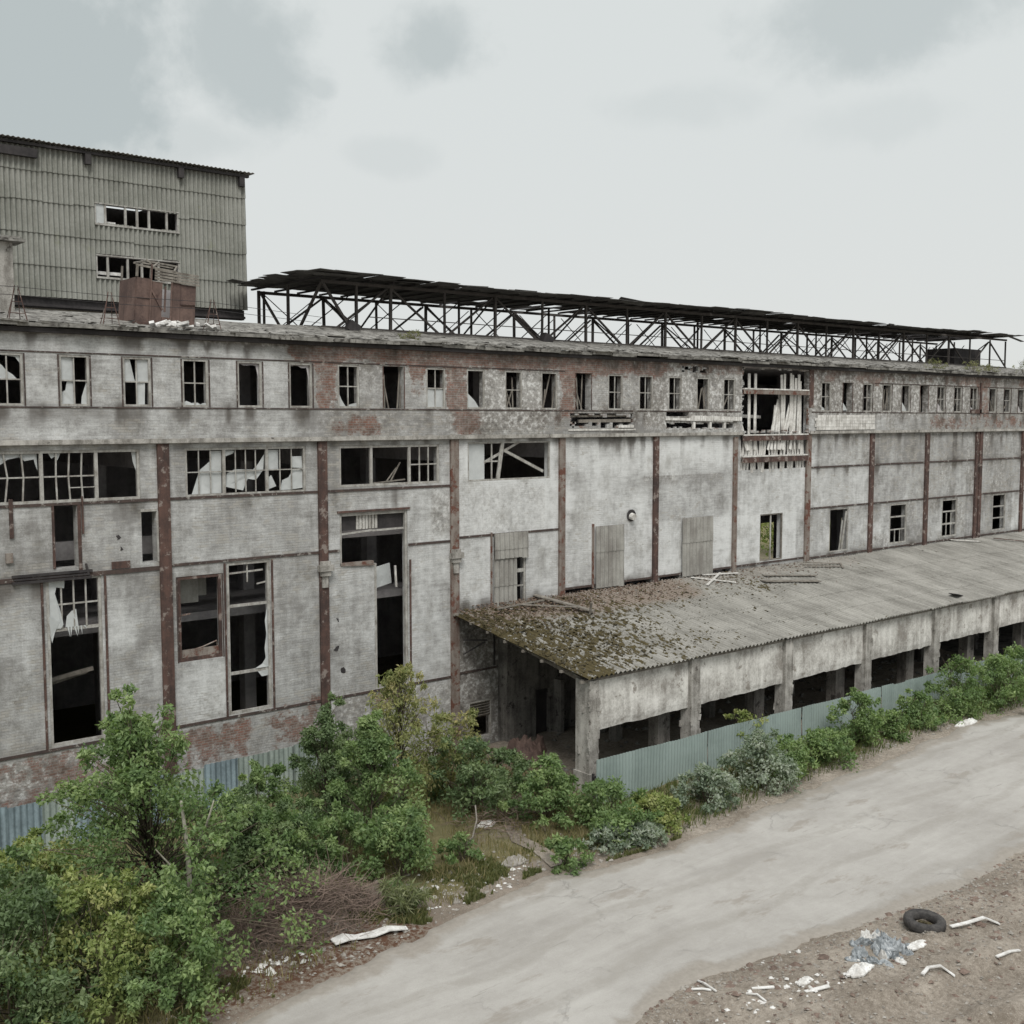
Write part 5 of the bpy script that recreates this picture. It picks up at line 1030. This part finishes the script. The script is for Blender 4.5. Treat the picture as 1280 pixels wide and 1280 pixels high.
def ver2(r):
    x = r.uniform(-5.5, 12); y = near_edge(x) + abs(r.normal(.6, .7)) + .2
    return (x, y) if fbm(x * 1.1, y * 1.1, 47) > .56 else None
blades('green_weeds', 6000, ver2, .05, .2, .03, ((.085, .105, .04), (.17, .165, .075)), 92, 'low green weeds creeping along the road edge', 'weeds')
# rubble
def stone(fnx, n, s0, s1, name, label, seed, m='stone'):
    def f(r):
        while True:
            p = fnx(r)
            if p is not None: return (p[0], p[1], float(ground_z(np.array(p[0]), np.array(p[1]))) + .01)
    o = clods(n, f, s0, s1, name, m, seed=seed, flat=.6); return tag(o, label, 'rubble')
def near_v(r): x = r.uniform(-6, 40); y = near_edge(x) + abs(r.normal(.5, .8)) + .05; return (x, y) if r.random() < (1 if x < 9 else .4) else None
stone(near_v, 700, .02, .07, 'verge_stones', 'small stones and crumbs along the near edge of the road', 5)
def far_v(r): x = r.uniform(2, 24); y = far_edge(x) - abs(r.normal(.2, 3.0)) + .2; return (x, y)
stone(far_v, 4200, .010, .045, 'dirt_crumbs', 'pale stones and crumbs strewn over the churned dirt', 6)
o = clods(900, lambda r: (lambda p: (p[0], p[1], float(ground_z(np.array(p[0]), np.array(p[1])))))(far_v(r)), .03, .10, 'dirt_clods', 'twig', seed=7); tag(o, 'brown clods of churned dirt beyond the road', 'dirt clods')
def scraps_v(r): x = r.normal(5.8, 3.2); y = near_edge(x) + abs(r.normal(1.2, .8)) + .2; return (x, y)
stone(scraps_v, 90, .05, .13, 'rubble', 'pale brick rubble in the dry grass by the path', 8)
stone(lambda r: (r.normal(6.5, 1.5), r.normal(-20.6, .6)), 60, .03, .09, 'white_scraps', 'scraps of white foam in the dirt beside the road', 9, 'foam')
stone(lambda r: (r.uniform(2.2, 6.8), near_edge(4.5) + abs(r.normal(.9, .6)) + .2), 70, .025, .07, 'verge_scraps', 'white paper and foam scraps in the dry grass by the path', 16, 'foam')
stone(lambda r: (r.normal(-2.3, .5), r.normal(-11.6, .25)), 40, .04, .11, 'foam_crumbs', 'crumbs of white foam below the brush pile', 10, 'foam')
stone(lambda r: (r.uniform(24, 40), near_edge(30) + r.uniform(.1, .6)), 50, .04, .12, 'kerb_rubble', 'white rubble along the road beneath the fence bushes', 11)
stone(lambda r: (lambda x: (x, r.uniform(-7, -1)))(r.uniform(12.8, 45)), 300, .05, .2, 'shed_rubble', 'dark rubble on the floor inside the open shed', 12, 'cornice')
# brush pile
bp = MB(); r_ = np.random.default_rng(13)
for i in range(1500):
    a = r_.uniform(0, 6.283); q = r_.random() ** .6; x = -1.0 + math.cos(a) * q * 2.5; y = -10.35 + math.sin(a) * q * 1.3; h = 1.45 * (1 - q ** 1.6)
    d = r_.normal(0, 1, 3); d[2] = abs(d[2]) * .45 - .1; d /= np.linalg.norm(d); L = r_.uniform(.4, 1.2); p = np.array([x, y, float(ground_z(np.array(x), np.array(y))) + .04 + h * r_.random() ** .7]); e = p + d * L; e[2] = max(e[2], .05); mid = (p + e) / 2 + r_.normal(0, .08, 3)
    w = r_.uniform(.006, .014); bp.tube([p, mid, e], [w, w * .8, w * .4], 3)
tag(bp.build('brush_pile', 'twig'), 'heap of dead brown branches beside the road', 'brush pile')
bp = MB()
for i in range(260):
    x = r_.normal(8.6, 1.1); y = r_.normal(-7.9, .5); p = np.array([x, y, .1 + .5 * r_.random()]); d = r_.normal(0, 1, 3); d[2] *= .3; d /= np.linalg.norm(d); e = p + d * r_.uniform(.3, .9); e[2] = max(e[2], .05); bp.tube([p, (p + e) / 2 + r_.normal(0, .05, 3), e], [.012, .009, .005], 3)
tag(bp.build('brush_pile', 'twig'), 'low grey heap of sticks at the open end of the shed', 'brush pile')
# ================================================================== LITTER AND TYRE
t = thing('old_tyre', (11.85, -21.0, .12), 'worn black lorry tyre lying flat at the edge of the dirt', 'tyre', local=True)
m = MB(); prof = [(.36, .02), (.33, .12), (.335, .30), (.38, .36), (.46, .375), (.555, .36), (.60, .31), (.605, .2), (.60, .06), (.555, .01), (.46, 0)]
N = 44
for i in range(N):
    a = 6.2832 * i / N; tread = .012 if i % 2 else 0
    for k, (r0, z) in enumerate(prof):
        rr = r0 - (tread if r0 > .57 else 0); m.v.append((math.cos(a) * rr, math.sin(a) * rr, z))
n = len(prof)
for i in range(N):
    for k in range(n): m.f.append((i * n + k, ((i + 1) % N) * n + k, ((i + 1) % N) * n + (k + 1) % n, i * n + (k + 1) % n))
m.build('tyre_carcass', 'rubber', t, True)
m = MB()
for q in range(14): a = q * .45; m.obox((math.cos(a) * .15, math.sin(a) * .15, .06 + .02 * (q % 3)), (.14, .1, .06), Matrix.Rotation(a, 3, 'Z'))
m.build('filling', 'mossclump', t)
t.rotation_euler = (.05, -.04, .3); t.scale = (.9, .9, .68)
def crumple(name, label, cat, loc, sx, sy, h, m, seed, n=16, sharp=1.0, group=None):
    r = np.random.default_rng(seed); mb = MB(); z0 = float(ground_z(np.array(loc[0]), np.array(loc[1])))
    for top in (1, 0):
        for i in range(n + 1):
            for j in range(n + 1):
                u, v = i / n * 2 - 1, j / n * 2 - 1; rim = max(0, 1 - (abs(u) ** 2.5 + abs(v) ** 2.5)); wob = 1 + .3 * (fbm(u * 2 + seed, v * 2, seed) - .5)
                z = (.02 + h * rim ** .6 * (.25 + 1.3 * sharp * abs(fbm(u * 3 + 9, v * 3 + seed, seed + 3) - .35))) if top else -.02
                wob *= 1 + .5 * (fbm(math.atan2(v, u) * 1.6 + 9, seed * 1.3, seed + 5) - .5); mb.v.append((u * math.sqrt(1 - v * v / 2) * sx / 2 * wob, v * math.sqrt(1 - u * u / 2) * sy / 2 * wob, z))
    N2 = (n + 1) ** 2; A = lambda i, j: i * (n + 1) + j
    for i in range(n):
        for j in range(n):
            mb.f.append((A(i, j), A(i + 1, j), A(i + 1, j + 1), A(i, j + 1))); mb.f.append((N2 + A(i, j + 1), N2 + A(i + 1, j + 1), N2 + A(i + 1, j), N2 + A(i, j)))
    per = [A(i, 0) for i in range(n)] + [A(n, j) for j in range(n)] + [A(i, n) for i in range(n, 0, -1)] + [A(0, j) for j in range(n, 0, -1)]
    for a, b in zip(per, per[1:] + per[:1]): mb.f.append((b, a, N2 + a, N2 + b))
    o = mb.build(name, m); o.location = (loc[0], loc[1], z0 + .01); return tag(o, label, cat, group)
def heap(name, label, cat, loc, sx, sy, h, m, seed, parts):
    r = np.random.default_rng(seed); root = thing(name, (loc[0], loc[1], float(ground_z(np.array(loc[0]), np.array(loc[1])))), label, cat, None, True)
    for i in range(parts):
        a = r.uniform(0, 6.283); q = r.random() ** .6; w = r.uniform(.25, .75) * (1.1 - .5 * q)
        o = crumple('plastic_piece', None, None, (loc[0] + math.cos(a) * q * sx / 2, loc[1] + math.sin(a) * q * sy / 2), w, w * r.uniform(.35, .8), h * (1.15 - q) * r.uniform(.5, 1), m if r.random() < .74 else 'foam', seed * 31 + i, 9, 1.6)
        P = Vector(o.location) - Vector(root.location); o.parent = root; o.location = P; o.rotation_euler = (r.normal(0, .25), r.normal(0, .25), r.uniform(0, 3))
    return root
heap('plastic_heap', 'crumpled heap of blue-grey plastic rubbish beside the tyre', 'rubbish heap', (9.75, -20.95), 2.1, 1.3, .42, 'plastic', 3, 34)
crumple('plastic_bag', 'flat pale plastic bag in the dirt below the blue-grey heap', 'plastic bag', (8.2, -21.4), .9, .4, .16, 'foam', 4)
crumple('plastic_bag', 'white plastic bag on top of the blue-grey rubbish heap', 'plastic bag', (9.95, -20.45), .5, .25, .4, 'foam', 5)
crumple('plastic_bag', 'small torn white bag left of the flat pale bag', 'plastic bag', (6.95, -20.7), .5, .22, .12, 'foam', 6)
crumple('plastic_sheet', 'pale sheet of plastic lying flat right of the blue-grey heap', 'plastic sheet', (10.75, -21.45), .8, .3, .08, 'foam', 7)
crumple('plastic_sheet', 'white plastic sheet in the dark grass behind the young trees', 'plastic sheet', (7.7, -7.5), .8, .4, .15, 'foam', 8)
crumple('rubble_heap', 'pale concrete lump heap by the trodden path', 'rubble heap', (6.3, -10.6), .8, .5, .25, 'stone', 9)
crumple('rubble_heap', 'brown heap of broken brick before the dark doorway of the shed', 'rubble heap', (13.6, -2.6), 2.2, 1.3, .9, 'rustplate', 12, 16, 1.5)
crumple('plastic_bag', 'white rag at the foot of the last fence bushes', 'plastic bag', (32.0, -11.4), 1.6, .5, .25, 'foam', 10)
def strip(label, pts, w, m='foam', name='foam_strip', t=.028, cat='foam strip'):
    mb = MB(); zs = [float(ground_z(np.array(p[0]), np.array(p[1]))) for p in pts]; c0 = pts[0]
    for k in range(len(pts)):
        a = np.array(pts[max(k - 1, 0)][:2]); b = np.array(pts[min(k + 1, len(pts) - 1)][:2]); d = (b - a) / (np.linalg.norm(b - a) + 1e-9); n = np.array([-d[1], d[0]]) * w * (.7 if w < .3 else .85) / 2 * (pts[k][3] if len(pts[k]) > 3 else 1)
        lift = pts[k][2] if len(pts[k]) > 2 else 0
        for s, zz in ((1, t), (-1, t), (-1, 0), (1, 0)): mb.v.append((pts[k][0] + s * n[0] - c0[0], pts[k][1] + s * n[1] - c0[1], zs[k] + .02 + lift + zz))
    for k in range(len(pts) - 1):
        for j in range(4): mb.f.append((4 * k + j, 4 * k + (j + 1) % 4, 4 * k + 4 + (j + 1) % 4, 4 * k + 4 + j))
    mb.f.append((0, 1, 2, 3)); mb.f.append(tuple(4 * (len(pts) - 1) + j for j in (3, 2, 1, 0)))
    o = mb.build(name, m); o.location = (c0[0], c0[1], 0); return tag(o, label, cat)
strip('long bent white foam strip below the brush pile', [(-.75, -11.75, .05, 1.2), (-.4, -11.8, .12, 1.4), (-.1, -11.85, .05, .8), (.35, -11.95, .02, 1.1), (.75, -12.05, .1, 1.0), (1.25, -12.2, .04, .6)], .36)
strip('white moulding strip right of the tyre', [(12.2, -21.55), (12.7, -21.75, .05), (13.2, -21.95, .1), (13.55, -22.2, .02)], .17)
strip('thin white stick near the road edge, leftmost of the dirt litter', [(5.15, -18.9), (5.05, -19.2, .05), (5.0, -19.6)], .07)
strip('flat white lath left of the torn white bag', [(5.7, -20.1), (6.1, -20.35, .02), (6.5, -20.6)], .12)
strip('white offcut above the thin stick in the dirt', [(6.55, -21.0), (6.9, -21.1, .03), (7.15, -21.25)], .16)
strip('curled white strip in the dirt at the lower right', [(9.15, -22.5), (9.5, -22.45, .06), (9.8, -22.6, .1), (9.95, -22.9, .02)], .13)
strip('white lath at the right edge of the dirt', [(11.4, -23.2), (11.9, -23.3, .02), (12.2, -23.4)], .12)
strip('short white stick beside the flat white lath', [(5.35, -20.2), (5.5, -20.4, .03), (5.45, -20.7)], .06)
strip('small white chip at the left start of the dirt', [(4.65, -19.1), (4.85, -19.3, .02), (5.0, -19.45)], .08)
strip('bare bent branch lying in the dry grass by the birch', [(5.6, -8.9, .02), (6.2, -8.7, .25), (6.6, -8.4, .6), (6.7, -8.2, 1.0)], .06, 'wood', 'fallen_branch', .05, 'branch')
# ================================================================== LIGHT
wd = bpy.data.worlds.new("World"); SC.world = wd; wd.use_nodes = True; nt_ = wd.node_tree; nt_.nodes.clear()
W = NT.__new__(NT); W.t = nt_; W.N = nt_.nodes; W.L = nt_.links
wo = W.N.new('ShaderNodeOutputWorld'); bgd = W.N.new('ShaderNodeBackground'); bgd.inputs[1].default_value = .1; W.L.new(bgd.outputs[0], wo.inputs[0])
SUN_EL, SUN_AZ = rad(52), rad(215)       # azimuth clockwise from +Y: the sun stands behind the camera, to its left
sky = W.N.new('ShaderNodeTexSky'); sky.sky_type = 'NISHITA'; sky.sun_disc = False; sky.sun_elevation = SUN_EL; sky.sun_rotation = SUN_AZ
tcw = W.N.new('ShaderNodeTexCoord'); D = tcw.outputs['Generated']
dz = W.sep(D)[2]
cl = W.noise(2.2, 6, .55, W.map(D, (1, 1, 2.6)), .3)
def pix_dir(px, py):
    x, y = (px - 640) / 1400, (640 - py) / 1400
    r_ = Vector((math.cos(YAW), -math.sin(YAW), 0)); u_ = r_.cross(fwd); return (r_ * x + u_ * y + fwd).normalized(), r_, u_
dens = None
wv = W.noise(5.5, 7, .6, D, .2)
wv2 = W.noise(14, 5, .6, D, .2)
def vdot(v):
    n = W.N.new('ShaderNodeVectorMath'); n.operation = 'DOT_PRODUCT'; W.put(n.inputs[0], D); n.inputs[1].default_value = tuple(v); return n.outputs['Value']
for (px, py, rx_, ry_, s_) in ((20, 70, 215, 125, 1.1), (315, 95, 85, 95, .85), (552, 60, 75, 50, .8), (1110, 20, 160, 62, .72), (485, 195, 60, 24, .22), (830, 130, 110, 30, .22), (1110, 150, 90, 30, .2), (400, 110, 22, 16, .5), (250, 175, 120, 40, .35)):
    c, rr, uu = pix_dir(px, py); a = W.mul(W.add(vdot(rr), -c.dot(rr)), 1400 / rx_); b = W.mul(W.add(vdot(uu), -c.dot(uu)), 1400 / ry_)
    d2 = W.math('SQRT', W.add(W.mul(a, a), W.mul(b, b))); d2 = W.add(d2, W.madd(wv, 2.1, W.madd(wv2, 1.2, -1.65)))
    front = W.step(vdot(fwd), 0.0, .2)
    k = W.mul(W.mul(W.step(d2, 1.16, .42), s_), front); dens = k if dens is None else W.math('MAXIMUM', dens, k)
other = W.mul(W.step(cl, .5, .72), W.step(dz, .36, .55))
dens = W.math('MAXIMUM', dens, W.mul(other, .8))
base = W.mix(W.step(dz, .0, .35), (7.35, 7.5, 7.35), (7.2, 7.55, 7.45))
zen = W.step(dz, .42, .85)
bright = W.mix(zen, base, (12.0, 12.2, 12.2))
cloud = W.mix(W.mul(dens, 1.0), bright, W.mix(zen, (5.0, 5.5, 5.5), (8.5, 8.8, 8.9)))
grd = W.step(dz, -.02, -.12)
cloud = W.mix(grd, cloud, (2.2, 2.1, 1.9))
W.L.new(W.mix(.95, sky.outputs[0], cloud), bgd.inputs[0])
ld = bpy.data.lights.new('sun', 'SUN'); ld.energy = 2.5; ld.angle = rad(25); ld.color = (1, .97, .92)
lo = bpy.data.objects.new('sun', ld); COL.objects.link(lo)
sd = Vector((math.sin(SUN_AZ) * math.cos(SUN_EL), math.cos(SUN_AZ) * math.cos(SUN_EL), math.sin(SUN_EL)))
lo.rotation_euler = sd.to_track_quat('Z', 'Y').to_euler(); lo.location = sd * 60
vs = SC.view_settings; vs.view_transform = 'Standard'; vs.look = 'None'; vs.exposure = 0; vs.gamma = 1; vs.use_curve_mapping = False
SC.render.engine = 'CYCLES'; SC.cycles.max_bounces = 5; SC.cycles.diffuse_bounces = 4; SC.cycles.transparent_max_bounces = 8; SC.cycles.sample_clamp_indirect = 6
for o in SC.objects:
    if 'local' in o: del o['local']
